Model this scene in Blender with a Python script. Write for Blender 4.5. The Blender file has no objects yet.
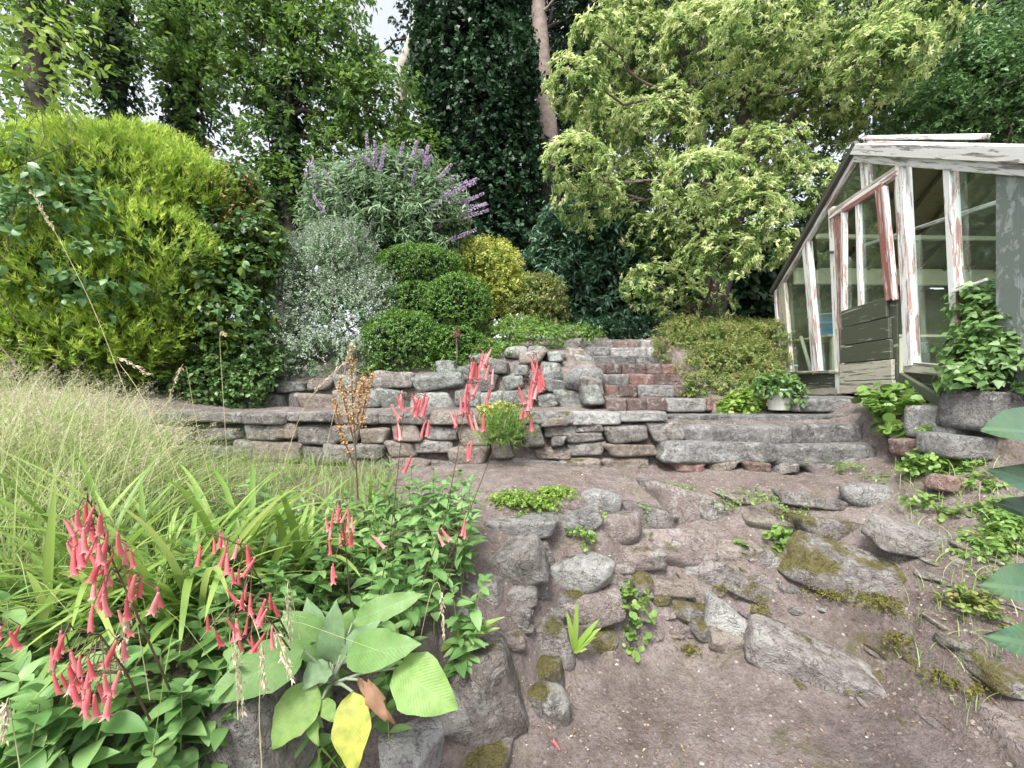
import bpy, bmesh, math, random
import numpy as np
from mathutils import Vector, Matrix, Euler
R = math.radians
random.seed(7)
RNG = np.random.default_rng(11)
SC = bpy.context.scene
COL = SC.collection

# ------------------------------------------------------------------ camera, sky, sun, exposure
EYE = 1.6
FPX = 400.0
cam_d = bpy.data.cameras.new('camera')
cam_d.sensor_width = 36.0
cam_d.lens = 36.0 * FPX / 1024.0
cam_d.clip_start = 0.05
cam_d.clip_end = 2000
cam = bpy.data.objects.new('camera', cam_d)
COL.objects.link(cam)
cam.location = (0, 0, EYE)
cam.rotation_euler = (R(90), 0, 0)
SC.camera = cam

SUN_EL, SUN_AZ = R(58), R(205)      # azimuth measured clockwise from +Y
world = bpy.data.worlds.new('World')
SC.world = world
world.use_nodes = True
nt = world.node_tree
bg = nt.nodes['Background']
sky = nt.nodes.new('ShaderNodeTexSky')
sky.sky_type = 'NISHITA'
sky.sun_disc = False
sky.sun_elevation = SUN_EL
sky.sun_rotation = SUN_AZ
sky.dust_density = 4.0
sky.air_density = 1.0
hsv = nt.nodes.new('ShaderNodeHueSaturation')
hsv.inputs['Saturation'].default_value = 0.30
nt.links.new(sky.outputs[0], hsv.inputs['Color'])
nt.links.new(hsv.outputs[0], bg.inputs[0])
bg.inputs[1].default_value = 0.15

sun_d = bpy.data.lights.new('sun', 'SUN')
sun_d.energy = 1.9
sun_d.angle = R(14)
sun_d.color = (1.0, 0.96, 0.88)
sun = bpy.data.objects.new('sun', sun_d)
COL.objects.link(sun)
sdir = Vector((math.sin(SUN_AZ) * math.cos(SUN_EL), math.cos(SUN_AZ) * math.cos(SUN_EL), math.sin(SUN_EL)))
sun.rotation_euler = sdir.to_track_quat('Z', 'Y').to_euler()
sun.location = (0, 0, 30)
SC.view_settings.view_transform = 'Standard'
SC.view_settings.look = 'None'
SC.view_settings.gamma = 1.0
SC.view_settings.exposure = 1.5
SC.cycles.max_bounces = 6
SC.cycles.transparent_max_bounces = 12
SC.cycles.use_denoising = True

# ------------------------------------------------------------------ helpers
def P(px, py, Y):
    return Vector(((px - 512) / FPX * Y, Y, EYE - (py - 384) / FPX * Y))

def mesh_np(name, V, F, smooth=False, attrs=None):
    """V (n,3), F (m,k) equal-sized faces or list of such arrays"""
    me = bpy.data.meshes.new(name)
    V = np.asarray(V, dtype=np.float32)
    if not isinstance(F, list):
        F = [F]
    F = [np.asarray(f, dtype=np.int32) for f in F if len(f)]
    me.vertices.add(len(V))
    me.vertices.foreach_set('co', V.ravel())
    loops = np.concatenate([f.ravel() for f in F])
    sizes = np.concatenate([np.full(len(f), f.shape[1], dtype=np.int32) for f in F])
    starts = np.concatenate([[0], np.cumsum(sizes)[:-1]]).astype(np.int32)
    me.loops.add(len(loops))
    me.loops.foreach_set('vertex_index', loops)
    me.polygons.add(len(sizes))
    me.polygons.foreach_set('loop_start', starts)
    if smooth:
        me.polygons.foreach_set('use_smooth', np.ones(len(sizes), dtype=bool))
    if attrs:
        for k, a in attrs.items():
            at = me.attributes.new(k, 'FLOAT', 'POINT')
            at.data.foreach_set('value', np.asarray(a, dtype=np.float32))
    me.update(calc_edges=True)
    return me

WM = {}
def put(name, data, mat=None, parent=None, matrix=None, kind=None):
    o = bpy.data.objects.new(name, data)
    COL.objects.link(o)
    M = matrix.copy() if matrix is not None else Matrix.Identity(4)
    if data is not None and mat is not None and len(data.materials) == 0:
        data.materials.append(mat)
    WM[o.name] = M
    if parent is not None:
        o.parent = parent
        o.matrix_parent_inverse = Matrix.Identity(4)
        o.matrix_basis = WM[parent.name].inverted() @ M
    else:
        o.matrix_basis = M
    if kind:
        o['kind'] = kind
    return o

def tag(o, label, cat, group=None):
    o['label'] = label
    o['category'] = cat
    if group:
        o['group'] = group
    return o

def thing(name, label, cat, loc, group=None):
    return tag(put(name, None, matrix=Matrix.Translation(Vector(loc))), label, cat, group)

def recentre(me, loc):
    me.transform(Matrix.Translation(-Vector(loc)))
    return Matrix.Translation(Vector(loc))

def unit(a):
    return a / np.maximum(np.linalg.norm(a, axis=-1, keepdims=True), 1e-9)

# ------------------------------------------------------------------ materials
def new_mat(name):
    m = bpy.data.materials.new(name)
    m.use_nodes = True
    return m, m.node_tree, m.node_tree.nodes['Principled BSDF']

def ramp(t, fac, stops):
    r = t.nodes.new('ShaderNodeValToRGB')
    el = r.color_ramp.elements
    while len(el) < len(stops):
        el.new(0.5)
    for e, (p, c) in zip(el, stops):
        e.position = p
        e.color = (c[0], c[1], c[2], 1)
    if fac is not None:
        t.links.new(fac, r.inputs[0])
    return r.outputs[0]

def noise(t, vec, scale, detail=4, rough=0.6, dist=0.0):
    n = t.nodes.new('ShaderNodeTexNoise')
    n.inputs['Scale'].default_value = scale
    n.inputs['Detail'].default_value = detail
    n.inputs['Roughness'].default_value = rough
    n.inputs['Distortion'].default_value = dist
    if vec is not None:
        t.links.new(vec, n.inputs['Vector'])
    return n.outputs['Fac']

def mixc(t, fac, a, b):
    m = t.nodes.new('ShaderNodeMix')
    m.data_type = 'RGBA'
    for s, v in ((0, fac), (6, a), (7, b)):
        if isinstance(v, (int, float)):
            m.inputs[s].default_value = v
        elif isinstance(v, (tuple, list)):
            m.inputs[s].default_value = (v[0], v[1], v[2], 1)
        else:
            t.links.new(v, m.inputs[s])
    return m.outputs[2]

def mathn(t, op, a, b=None):
    m = t.nodes.new('ShaderNodeMath')
    m.operation = op
    for s, v in ((0, a), (1, b)):
        if v is None:
            continue
        if isinstance(v, (int, float)):
            m.inputs[s].default_value = v
        else:
            t.links.new(v, m.inputs[s])
    return m.outputs[0]

def bump(t, bsdf, h, strength=0.5, dist=0.02):
    b = t.nodes.new('ShaderNodeBump')
    b.inputs['Strength'].default_value = strength
    b.inputs['Distance'].default_value = dist
    t.links.new(h, b.inputs['Height'])
    t.links.new(b.outputs[0], bsdf.inputs['Normal'])

def world_pos(t, with_random=True):
    g = t.nodes.new('ShaderNodeNewGeometry')
    if not with_random:
        return g.outputs['Position'], g
    oi = t.nodes.new('ShaderNodeObjectInfo')
    va = t.nodes.new('ShaderNodeVectorMath')
    va.operation = 'ADD'
    sc = mathn(t, 'MULTIPLY', oi.outputs['Random'], 37.0)
    t.links.new(g.outputs['Position'], va.inputs[0])
    t.links.new(sc, va.inputs[1])
    return va.outputs[0], g, oi

def leaf_mat(name, cols, trans=0.28, rough=0.45, spec=0.4, attr='rnd', obj_random=False, vein=False):
    m, t, b = new_mat(name)
    if obj_random:
        fac = t.nodes.new('ShaderNodeObjectInfo').outputs['Random']
    else:
        a = t.nodes.new('ShaderNodeAttribute')
        a.attribute_name = attr
        fac = a.outputs['Fac']
    n = len(cols)
    c = ramp(t, fac, [(i / (n - 1), cols[i]) for i in range(n)])
    if vein:
        p = t.nodes.new('ShaderNodeTexCoord').outputs['Object']
        sep = t.nodes.new('ShaderNodeSeparateXYZ')
        t.links.new(p, sep.inputs[0])
        ay = mathn(t, 'ABSOLUTE', sep.outputs[1])
        ph = mathn(t, 'SUBTRACT', mathn(t, 'MULTIPLY', sep.outputs[0], 62.0), mathn(t, 'MULTIPLY', ay, 75.0))
        w = mathn(t, 'POWER', mathn(t, 'ABSOLUTE', mathn(t, 'SINE', ph)), 6.0)
        mid = mathn(t, 'LESS_THAN', ay, 0.012)
        v = mathn(t, 'MAXIMUM', mathn(t, 'MULTIPLY', mathn(t, 'SUBTRACT', 1.0, mathn(t, 'POWER', mathn(t, 'ABSOLUTE', mathn(t, 'SINE', ph)), 0.35)), 0.8), mid)
        c = mixc(t, mathn(t, 'MULTIPLY', v, 0.16), c, (0.26, 0.36, 0.16))
        nz = noise(t, p, 6.0, 4)
        c = mixc(t, mathn(t, 'MULTIPLY', ramp(t, nz, [(0.4, (0, 0, 0)), (0.65, (1, 1, 1))]), 0.4), c, (0.09, 0.15, 0.035))
        bump(t, b, mathn(t, 'ADD', mathn(t, 'SUBTRACT', 1.0, v), mathn(t, 'MULTIPLY', nz, 2.5)), 0.22, 0.006)
    t.links.new(c, b.inputs['Base Color'])
    b.inputs['Roughness'].default_value = rough
    b.inputs['Specular IOR Level'].default_value = spec
    tr = t.nodes.new('ShaderNodeBsdfTranslucent')
    hs = t.nodes.new('ShaderNodeHueSaturation')
    hs.inputs['Value'].default_value = 1.5
    hs.inputs['Hue'].default_value = 0.485
    t.links.new(c, hs.inputs['Color'])
    t.links.new(hs.outputs[0], tr.inputs['Color'])
    mx = t.nodes.new('ShaderNodeMixShader')
    mx.inputs[0].default_value = trans
    t.links.new(b.outputs[0], mx.inputs[1])
    t.links.new(tr.outputs[0], mx.inputs[2])
    t.links.new(mx.outputs[0], t.nodes['Material Output'].inputs['Surface'])
    return m

def plain_mat(name, col, col2=None, scale=8, rough=0.7, bumps=0.3, spec=0.3):
    m, t, b = new_mat(name)
    pos, g, oi = world_pos(t)
    n = noise(t, pos, scale, 5, 0.65)
    c = ramp(t, n, [(0.3, col), (0.7, col2 or tuple(min(1, x * 1.35) for x in col))])
    t.links.new(c, b.inputs['Base Color'])
    b.inputs['Roughness'].default_value = rough
    b.inputs['Specular IOR Level'].default_value = spec
    if bumps:
        bump(t, b, n, bumps, 0.02)
    return m

def rock_mat(name, dark, mid, light, lichen=0.5, moss=0.3, moss_col=(0.10, 0.095, 0.018), red=None):
    m, t, b = new_mat(name)
    pos, g, oi = world_pos(t)
    n1 = noise(t, pos, 3.2, 8, 0.62, 0.5)
    n2 = noise(t, pos, 22, 8, 0.7)
    n3 = noise(t, pos, 95, 4, 0.7)
    f = mathn(t, 'ADD', mathn(t, 'MULTIPLY', n1, 0.5), mathn(t, 'MULTIPLY', n2, 0.5))
    c = ramp(t, f, [(0.37, dark), (0.48, mid), (0.63, light)])
    # weather stains and fine cracks
    st = noise(t, pos, 5.5, 7, 0.7, 1.2)
    c = mixc(t, mathn(t, 'MULTIPLY', ramp(t, st, [(0.50, (0, 0, 0)), (0.60, (1, 1, 1))]), 0.45), c, tuple(x * .9 for x in dark))
    vd = t.nodes.new('ShaderNodeTexVoronoi'); vd.feature = 'DISTANCE_TO_EDGE'; vd.inputs['Scale'].default_value = 5.0
    wv = t.nodes.new('ShaderNodeVectorMath'); wv.operation = 'ADD'
    nn_ = t.nodes.new('ShaderNodeTexNoise'); nn_.inputs['Scale'].default_value = 6; nn_.inputs['Detail'].default_value = 5
    t.links.new(pos, nn_.inputs['Vector']); t.links.new(pos, wv.inputs[0]); t.links.new(nn_.outputs['Color'], wv.inputs[1])
    t.links.new(wv.outputs[0], vd.inputs['Vector'])
    crack = ramp(t, vd.outputs['Distance'], [(0.0, (1, 1, 1)), (0.03, (0, 0, 0))])
    c = mixc(t, mathn(t, 'MULTIPLY', crack, 0.5), c, tuple(x * .4 for x in dark))
    # each stone leans to its own tone
    hs = t.nodes.new('ShaderNodeHueSaturation')
    t.links.new(c, hs.inputs['Color'])
    t.links.new(mathn(t, 'ADD', mathn(t, 'MULTIPLY', oi.outputs['Random'], 0.60), 0.70), hs.inputs['Value'])
    c = hs.outputs[0]
    if red:
        c = mixc(t, mathn(t, 'MULTIPLY', mathn(t, 'GREATER_THAN', oi.outputs['Random'], 0.62), 0.55), c, red)
    # speckle
    c = mixc(t, mathn(t, 'MULTIPLY', mathn(t, 'GREATER_THAN', n3, 0.60), 0.45), c, tuple(x * 0.35 for x in dark))
    # crusty pale lichen with its own ragged outline
    l = noise(t, pos, 7.5, 9, 0.72, 0.8)
    lf = ramp(t, l, [(0.60 - 0.10 * lichen, (0, 0, 0)), (0.67 - 0.10 * lichen, (1, 1, 1))])
    lf2 = mathn(t, 'MULTIPLY', lf, mathn(t, 'ADD', mathn(t, 'MULTIPLY', n3, 0.9), 0.15))
    c = mixc(t, mathn(t, 'MULTIPLY', lf2, 0.9), c, (0.50, 0.51, 0.48))
    l3 = noise(t, pos, 26, 6, 0.7, 0.6)
    c = mixc(t, mathn(t, 'MULTIPLY', ramp(t, l3, [(0.60, (0, 0, 0)), (0.66, (1, 1, 1))]), 0.30 + 0.5 * lichen), c, (0.45, 0.46, 0.42))
    # moss cushions on upward faces
    if moss > 0:
        sep = t.nodes.new('ShaderNodeSeparateXYZ')
        t.links.new(g.outputs['Normal'], sep.inputs[0])
        mn = noise(t, pos, 4.5, 6, 0.65)
        mm = mathn(t, 'ADD', mn, mathn(t, 'MULTIPLY', sep.outputs[2], 0.10))
        mf = ramp(t, mm, [(0.70 - 0.22 * moss, (0, 0, 0)), (0.78 - 0.22 * moss, (1, 1, 1))])
        mc = ramp(t, n3, [(0.3, tuple(x * 0.5 for x in moss_col)), (0.7, tuple(x * 1.5 for x in moss_col))])
        c = mixc(t, mathn(t, 'MULTIPLY', mf, 0.85), c, mc)
    t.links.new(c, b.inputs['Base Color'])
    b.inputs['Roughness'].default_value = 0.9
    b.inputs['Specular IOR Level'].default_value = 0.25
    h = mathn(t, 'ADD', mathn(t, 'ADD', mathn(t, 'MULTIPLY', n2, 1.3), mathn(t, 'MULTIPLY', n1, 1.5)), mathn(t, 'MULTIPLY', n3, 0.45))
    h = mathn(t, 'SUBTRACT', h, mathn(t, 'MULTIPLY', crack, 0.35))
    bump(t, b, h, 1.0, 0.05)
    return m

def paint_mat(name, paint, under, under2, amount=0.5, rough=0.55, sx=1.2, sy=14):
    """old paint flaking along the grain (object x is the board's length)"""
    m, t, b = new_mat(name)
    tc = t.nodes.new('ShaderNodeTexCoord')
    oi = t.nodes.new('ShaderNodeObjectInfo')
    mp = t.nodes.new('ShaderNodeMapping')
    t.links.new(tc.outputs['Object'], mp.inputs[0])
    mp.inputs['Scale'].default_value = (sx, sy, sy)
    cmb = t.nodes.new('ShaderNodeVectorMath')
    cmb.operation = 'ADD'
    t.links.new(mp.outputs[0], cmb.inputs[0])
    t.links.new(mathn(t, 'MULTIPLY', oi.outputs['Random'], 50.0), cmb.inputs[1])
    n = noise(t, cmb.outputs[0], 2.2, 9, 0.68, 0.4)
    grain = noise(t, cmb.outputs[0], 7, 6, 0.7)
    fine = noise(t, tc.outputs['Object'], 60, 5, 0.7)
    f = ramp(t, n, [(amount - 0.015, (0, 0, 0)), (amount + 0.02, (1, 1, 1))])
    uc = ramp(t, grain, [(0.35, under), (0.65, under2)])
    pc = mixc(t, mathn(t, 'MULTIPLY', grain, 0.45), paint, tuple(x * 0.55 for x in paint))
    pc = mixc(t, mathn(t, 'MULTIPLY', fine, 0.3), pc, (0.25, 0.27, 0.20))
    c = mixc(t, f, uc, pc)
    t.links.new(c, b.inputs['Base Color'])
    b.inputs['Roughness'].default_value = rough
    bump(t, b, mathn(t, 'ADD', f, mathn(t, 'MULTIPLY', grain, 0.6)), 0.5, 0.004)
    return m

def soil_mat():
    m, t, b = new_mat('garden_soil')
    pos, g = world_pos(t, False)
    n1 = noise(t, pos, 1.3, 6, 0.6)
    n2 = noise(t, pos, 9, 8, 0.7)
    n3 = noise(t, pos, 60, 6, 0.75)
    f = mathn(t, 'ADD', mathn(t, 'MULTIPLY', n1, 0.45), mathn(t, 'MULTIPLY', n2, 0.55))
    c = ramp(t, f, [(0.34, (0.10, 0.078, 0.070)), (0.46, (0.205, 0.168, 0.155)), (0.55, (0.285, 0.242, 0.228)), (0.66, (0.37, 0.33, 0.31))])
    n4 = noise(t, pos, 150, 4, 0.75)
    c = mixc(t, mathn(t, 'MULTIPLY', ramp(t, n3, [(0.50, (0, 0, 0)), (0.62, (1, 1, 1))]), 0.6), c, (0.075, 0.055, 0.046))
    c = mixc(t, mathn(t, 'MULTIPLY', ramp(t, n4, [(0.52, (0, 0, 0)), (0.60, (1, 1, 1))]), 0.35), c, (0.36, 0.32, 0.30))
    v = t.nodes.new('ShaderNodeTexVoronoi')
    v.inputs['Scale'].default_value = 34
    t.links.new(pos, v.inputs['Vector'])
    sep = t.nodes.new('ShaderNodeSeparateColor')
    t.links.new(v.outputs['Color'], sep.inputs[0])
    peb = mathn(t, 'MULTIPLY', mathn(t, 'LESS_THAN', v.outputs['Distance'], 0.28), mathn(t, 'GREATER_THAN', sep.outputs[0], 0.62))
    pc = ramp(t, sep.outputs[1], [(0.0, (0.18, 0.14, 0.125)), (0.6, (0.30, 0.25, 0.225)), (1.0, (0.55, 0.51, 0.47))])
    c = mixc(t, mathn(t, 'MULTIPLY', peb, 0.8), c, pc)
    # mossy green film
    mo = noise(t, pos, 2.6, 6, 0.7, 0.6)
    mf = ramp(t, mo, [(0.56, (0, 0, 0)), (0.66, (1, 1, 1))])
    c = mixc(t, mathn(t, 'MULTIPLY', mf, 0.7), c, ramp(t, n3, [(0.35, (0.055, 0.055, 0.018)), (0.65, (0.15, 0.145, 0.05))]))
    t.links.new(c, b.inputs['Base Color'])
    b.inputs['Roughness'].default_value = 0.95
    b.inputs['Specular IOR Level'].default_value = 0.15
    h = mathn(t, 'ADD', mathn(t, 'ADD', n2, mathn(t, 'MULTIPLY', n3, 0.5)), mathn(t, 'ADD', mathn(t, 'MULTIPLY', peb, 0.25), mathn(t, 'MULTIPLY', n4, 0.15)))
    bump(t, b, h, 1.0, 0.06)
    return m

M = {}
M['soil'] = soil_mat()
M['rock'] = rock_mat('wall_stone', (0.13, 0.12, 0.11), (0.29, 0.27, 0.25), (0.40, 0.385, 0.365), 0.45, 0.10, red=(0.30, 0.235, 0.185))
M['rock_up'] = rock_mat('upper_wall_stone', (0.13, 0.14, 0.13), (0.27, 0.285, 0.265), (0.40, 0.415, 0.39), 0.55, 0.12)
M['boulder'] = rock_mat('rockery_stone', (0.14, 0.122, 0.115), (0.30, 0.268, 0.255), (0.43, 0.40, 0.385), 0.60, 0.30, red=(0.31, 0.245, 0.225))
M['pale'] = rock_mat('pale_stone', (0.20, 0.195, 0.19), (0.36, 0.355, 0.345), (0.50, 0.495, 0.48), 0.55, 0.12)
M['mossy'] = rock_mat('mossy_stone', (0.12, 0.106, 0.098), (0.26, 0.238, 0.225), (0.39, 0.37, 0.35), 0.6, 0.80, (0.135, 0.118, 0.026))
M['spotted'] = rock_mat('lichen_spotted_stone', (0.10, 0.082, 0.072), (0.21, 0.18, 0.165), (0.31, 0.28, 0.26), 1.0, 0.30)
M['pink'] = rock_mat('pink_stone', (0.22, 0.145, 0.125), (0.37, 0.255, 0.225), (0.46, 0.36, 0.32), 0.35, 0.1)
M['concrete'] = rock_mat('old_concrete', (0.10, 0.098, 0.095), (0.22, 0.215, 0.21), (0.35, 0.345, 0.34), 0.55, 0.0)
M['brick'] = rock_mat('worn_brick', (0.13, 0.095, 0.085), (0.24, 0.175, 0.16), (0.33, 0.26, 0.24), 0.50, 0.05, red=(0.27, 0.13, 0.11))
M['white_paint'] = paint_mat('flaking_white_paint', (0.80, 0.82, 0.82), (0.30, 0.10, 0.085), (0.36, 0.33, 0.30), 0.455)
M['grey_paint'] = paint_mat('weathered_grey_white_paint', (0.72, 0.72, 0.72), (0.10, 0.095, 0.085), (0.34, 0.33, 0.31), 0.46)
M['red_paint'] = paint_mat('flaking_red_paint', (0.27, 0.085, 0.080), (0.55, 0.52, 0.50), (0.36, 0.26, 0.23), 0.45)
M['green_paint'] = paint_mat('flaking_dark_green_paint', (0.036, 0.046, 0.032), (0.40, 0.39, 0.33), (0.28, 0.27, 0.22), 0.385)
M['green_bare'] = paint_mat('worn_pale_green_paint', (0.09, 0.105, 0.075), (0.46, 0.44, 0.36), (0.34, 0.32, 0.27), 0.55)
M['grey_board'] = paint_mat('weathered_grey_green_board', (0.135, 0.165, 0.16), (0.30, 0.33, 0.32), (0.20, 0.23, 0.225), 0.45, sx=3.5, sy=5)
M['dark_wood'] = paint_mat('black_stained_wood', (0.035, 0.032, 0.032), (0.10, 0.09, 0.085), (0.15, 0.14, 0.13), 0.36)
M['cream_wood'] = paint_mat('cream_timber', (0.68, 0.66, 0.47), (0.52, 0.49, 0.35), (0.60, 0.56, 0.42), 0.36)
M['olive_board'] = paint_mat('olive_stained_boards', (0.125, 0.12, 0.045), (0.075, 0.07, 0.032), (0.12, 0.11, 0.055), 0.40)
M['bark'] = plain_mat('brown_bark', (0.022, 0.018, 0.015), (0.065, 0.054, 0.046), 9, 0.9, 0.8)
M['pine_bark'] = plain_mat('greyish_pink_bark', (0.15, 0.115, 0.10), (0.30, 0.245, 0.215), 7, 0.9, 0.8)
M['birch_bark'] = plain_mat('pale_bark', (0.25, 0.24, 0.20), (0.50, 0.48, 0.43), 5, 0.8, 0.5)
M['twig'] = plain_mat('grey_brown_twig', (0.07, 0.055, 0.045), (0.15, 0.12, 0.10), 20, 0.8, 0.2)
M['red_stem'] = plain_mat('dark_red_stem', (0.06, 0.045, 0.03), (0.13, 0.085, 0.05), 30, 0.6, 0.1)
M['green_stem'] = plain_mat('green_stem', (0.14, 0.20, 0.06), (0.22, 0.28, 0.10), 30, 0.6, 0.1)
M['grey_stem'] = plain_mat('grey_green_stem', (0.20, 0.24, 0.17), (0.30, 0.34, 0.24), 30, 0.6, 0.1)

def glass_mat():
    m, t, b = new_mat('grimy_glass')
    pos, g, oi = world_pos(t)
    n = noise(t, pos, 3.5, 8, 0.7, 0.3)
    n2 = noise(t, pos, 40, 5, 0.7)
    tr = t.nodes.new('ShaderNodeBsdfTransparent')
    tr.inputs[0].default_value = (0.92, 0.97, 0.94, 1)
    gl = t.nodes.new('ShaderNodeBsdfGlossy')
    gl.inputs['Roughness'].default_value = 0.03
    gl.inputs['Color'].default_value = (0.9, 0.97, 0.95, 1)
    lw = t.nodes.new('ShaderNodeLayerWeight')
    lw.inputs[0].default_value = 0.30
    m1 = t.nodes.new('ShaderNodeMixShader')
    t.links.new(mathn(t, 'ADD', mathn(t, 'MULTIPLY', lw.outputs['Fresnel'], 0.16), 0.01), m1.inputs[0])
    t.links.new(tr.outputs[0], m1.inputs[1])
    t.links.new(gl.outputs[0], m1.inputs[2])
    d = t.nodes.new('ShaderNodeBsdfDiffuse')
    d.inputs[0].default_value = (0.34, 0.38, 0.32, 1)
    m2 = t.nodes.new('ShaderNodeMixShader')
    dirt = mathn(t, 'MULTIPLY', mathn(t, 'POWER', n, 2.0), mathn(t, 'ADD', 0.35, mathn(t, 'MULTIPLY', n2, 0.9)))
    t.links.new(mathn(t, 'MULTIPLY', dirt, 0.20), m2.inputs[0])
    t.links.new(m1.outputs[0], m2.inputs[1])
    t.links.new(d.outputs[0], m2.inputs[2])
    t.links.new(m2.outputs[0], t.nodes['Material Output'].inputs['Surface'])
    return m
M['glass'] = glass_mat()

# foliage colours
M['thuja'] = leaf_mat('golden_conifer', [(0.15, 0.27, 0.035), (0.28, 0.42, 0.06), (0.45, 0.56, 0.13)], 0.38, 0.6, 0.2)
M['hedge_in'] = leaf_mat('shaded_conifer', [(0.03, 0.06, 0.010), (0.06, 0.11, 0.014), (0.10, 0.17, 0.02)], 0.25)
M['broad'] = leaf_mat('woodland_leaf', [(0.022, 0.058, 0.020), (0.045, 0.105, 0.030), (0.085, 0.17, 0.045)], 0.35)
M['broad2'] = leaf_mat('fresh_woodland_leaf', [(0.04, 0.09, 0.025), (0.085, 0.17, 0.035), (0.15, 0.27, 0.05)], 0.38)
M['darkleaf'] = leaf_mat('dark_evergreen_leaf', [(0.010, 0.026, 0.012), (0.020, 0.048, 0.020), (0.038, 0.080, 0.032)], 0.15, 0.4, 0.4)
M['ivytree'] = leaf_mat('dark_ivy_leaf', [(0.012, 0.034, 0.016), (0.026, 0.066, 0.030), (0.055, 0.115, 0.055)], 0.18, 0.55, 0.3)
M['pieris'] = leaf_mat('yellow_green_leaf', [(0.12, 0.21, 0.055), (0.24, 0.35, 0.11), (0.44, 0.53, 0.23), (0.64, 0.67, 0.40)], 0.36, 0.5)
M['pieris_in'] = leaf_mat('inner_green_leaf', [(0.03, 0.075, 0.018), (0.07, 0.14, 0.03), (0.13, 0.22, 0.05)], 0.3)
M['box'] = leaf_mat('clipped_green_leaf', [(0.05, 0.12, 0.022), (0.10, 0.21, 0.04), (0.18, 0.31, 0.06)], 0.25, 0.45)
M['gold'] = leaf_mat('golden_shrub_leaf', [(0.22, 0.28, 0.05), (0.40, 0.45, 0.10), (0.57, 0.60, 0.20)], 0.3)
M['silver'] = leaf_mat('silver_leaf', [(0.14, 0.19, 0.13), (0.28, 0.35, 0.26), (0.46, 0.52, 0.43)], 0.2, 0.6)
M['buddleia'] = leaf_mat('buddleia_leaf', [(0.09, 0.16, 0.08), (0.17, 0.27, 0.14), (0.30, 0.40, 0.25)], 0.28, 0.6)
M['purple'] = leaf_mat('lilac_floret', [(0.30, 0.21, 0.38), (0.46, 0.36, 0.52), (0.60, 0.52, 0.62)], 0.2, 0.7, 0.1)
M['laurel'] = leaf_mat('glossy_dark_leaf', [(0.03, 0.085, 0.045), (0.06, 0.135, 0.075), (0.12, 0.21, 0.13)], 0.18, 0.35, 0.5)
M['cover'] = leaf_mat('ground_cover_leaf', [(0.07, 0.13, 0.03), (0.15, 0.22, 0.055), (0.24, 0.27, 0.09), (0.30, 0.22, 0.11)], 0.3)
M['moss'] = leaf_mat('olive_moss', [(0.06, 0.065, 0.015), (0.12, 0.115, 0.028), (0.19, 0.17, 0.05)], 0.15, 0.9, 0.1)
M['bramble'] = leaf_mat('bramble_leaf', [(0.045, 0.115, 0.035), (0.09, 0.19, 0.06), (0.16, 0.28, 0.11)], 0.28, 0.4)
M['ivy'] = leaf_mat('ivy_leaf', [(0.05, 0.12, 0.035), (0.11, 0.21, 0.06), (0.20, 0.31, 0.11)], 0.28, 0.4)
M['lime'] = leaf_mat('lime_green_leaf', [(0.11, 0.21, 0.03), (0.19, 0.31, 0.055), (0.29, 0.39, 0.10)], 0.32)
M['weed'] = leaf_mat('fresh_weed_leaf', [(0.08, 0.17, 0.035), (0.15, 0.27, 0.06), (0.25, 0.36, 0.10)], 0.32)
M['grass'] = leaf_mat('meadow_grass', [(0.13, 0.23, 0.05), (0.24, 0.34, 0.10), (0.36, 0.43, 0.19), (0.50, 0.49, 0.32)], 0.35, 0.6)
M['straw'] = leaf_mat('dry_straw', [(0.30, 0.24, 0.15), (0.45, 0.38, 0.26), (0.58, 0.52, 0.40)], 0.25, 0.7)
M['plume'] = leaf_mat('pale_grass_plume', [(0.36, 0.31, 0.21), (0.50, 0.45, 0.33), (0.62, 0.57, 0.45)], 0.3, 0.8, 0.1)
M['strap'] = leaf_mat('strap_leaf', [(0.12, 0.22, 0.04), (0.20, 0.32, 0.07), (0.34, 0.44, 0.14)], 0.35, 0.45, obj_random=True)
M['phyg'] = leaf_mat('cape_fuchsia_leaf', [(0.10, 0.22, 0.065), (0.16, 0.30, 0.10), (0.24, 0.38, 0.15)], 0.34, 0.45, obj_random=True)
M['phyg_mass'] = leaf_mat('cape_fuchsia_undergrowth', [(0.05, 0.12, 0.03), (0.10, 0.20, 0.05), (0.16, 0.28, 0.08)], 0.30, 0.45)
M['coral'] = leaf_mat('coral_flower', [(0.54, 0.10, 0.12), (0.60, 0.16, 0.175), (0.68, 0.30, 0.29)], 0.25, 0.45, obj_random=True)
M['rust'] = leaf_mat('rusty_seed', [(0.30, 0.15, 0.06), (0.42, 0.25, 0.11), (0.50, 0.34, 0.18)], 0.15, 0.8)
M['deadleaf'] = leaf_mat('dead_leaf', [(0.15, 0.10, 0.06), (0.26, 0.18, 0.12), (0.38, 0.30, 0.21)], 0.15, 0.8)
M['big_green'] = leaf_mat('broad_leaf_green', [(0.12, 0.235, 0.07), (0.16, 0.28, 0.09)], 0.28, 0.5, obj_random=True, vein=True)
M['big_grey'] = leaf_mat('broad_leaf_grey_green', [(0.15, 0.25, 0.13), (0.20, 0.30, 0.17)], 0.22, 0.6, obj_random=True, vein=True)
M['big_lime'] = leaf_mat('broad_leaf_lime', [(0.18, 0.31, 0.075), (0.21, 0.34, 0.085)], 0.3, 0.5, obj_random=True, vein=True)
M['big_yellow'] = leaf_mat('broad_leaf_yellow', [(0.40, 0.42, 0.07), (0.43, 0.44, 0.08)], 0.3, 0.5, obj_random=True, vein=True)
M['big_blue'] = leaf_mat('broad_leaf_blue_green', [(0.04, 0.095, 0.06), (0.06, 0.13, 0.085)], 0.12, 0.35, obj_random=True, vein=True)
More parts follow.
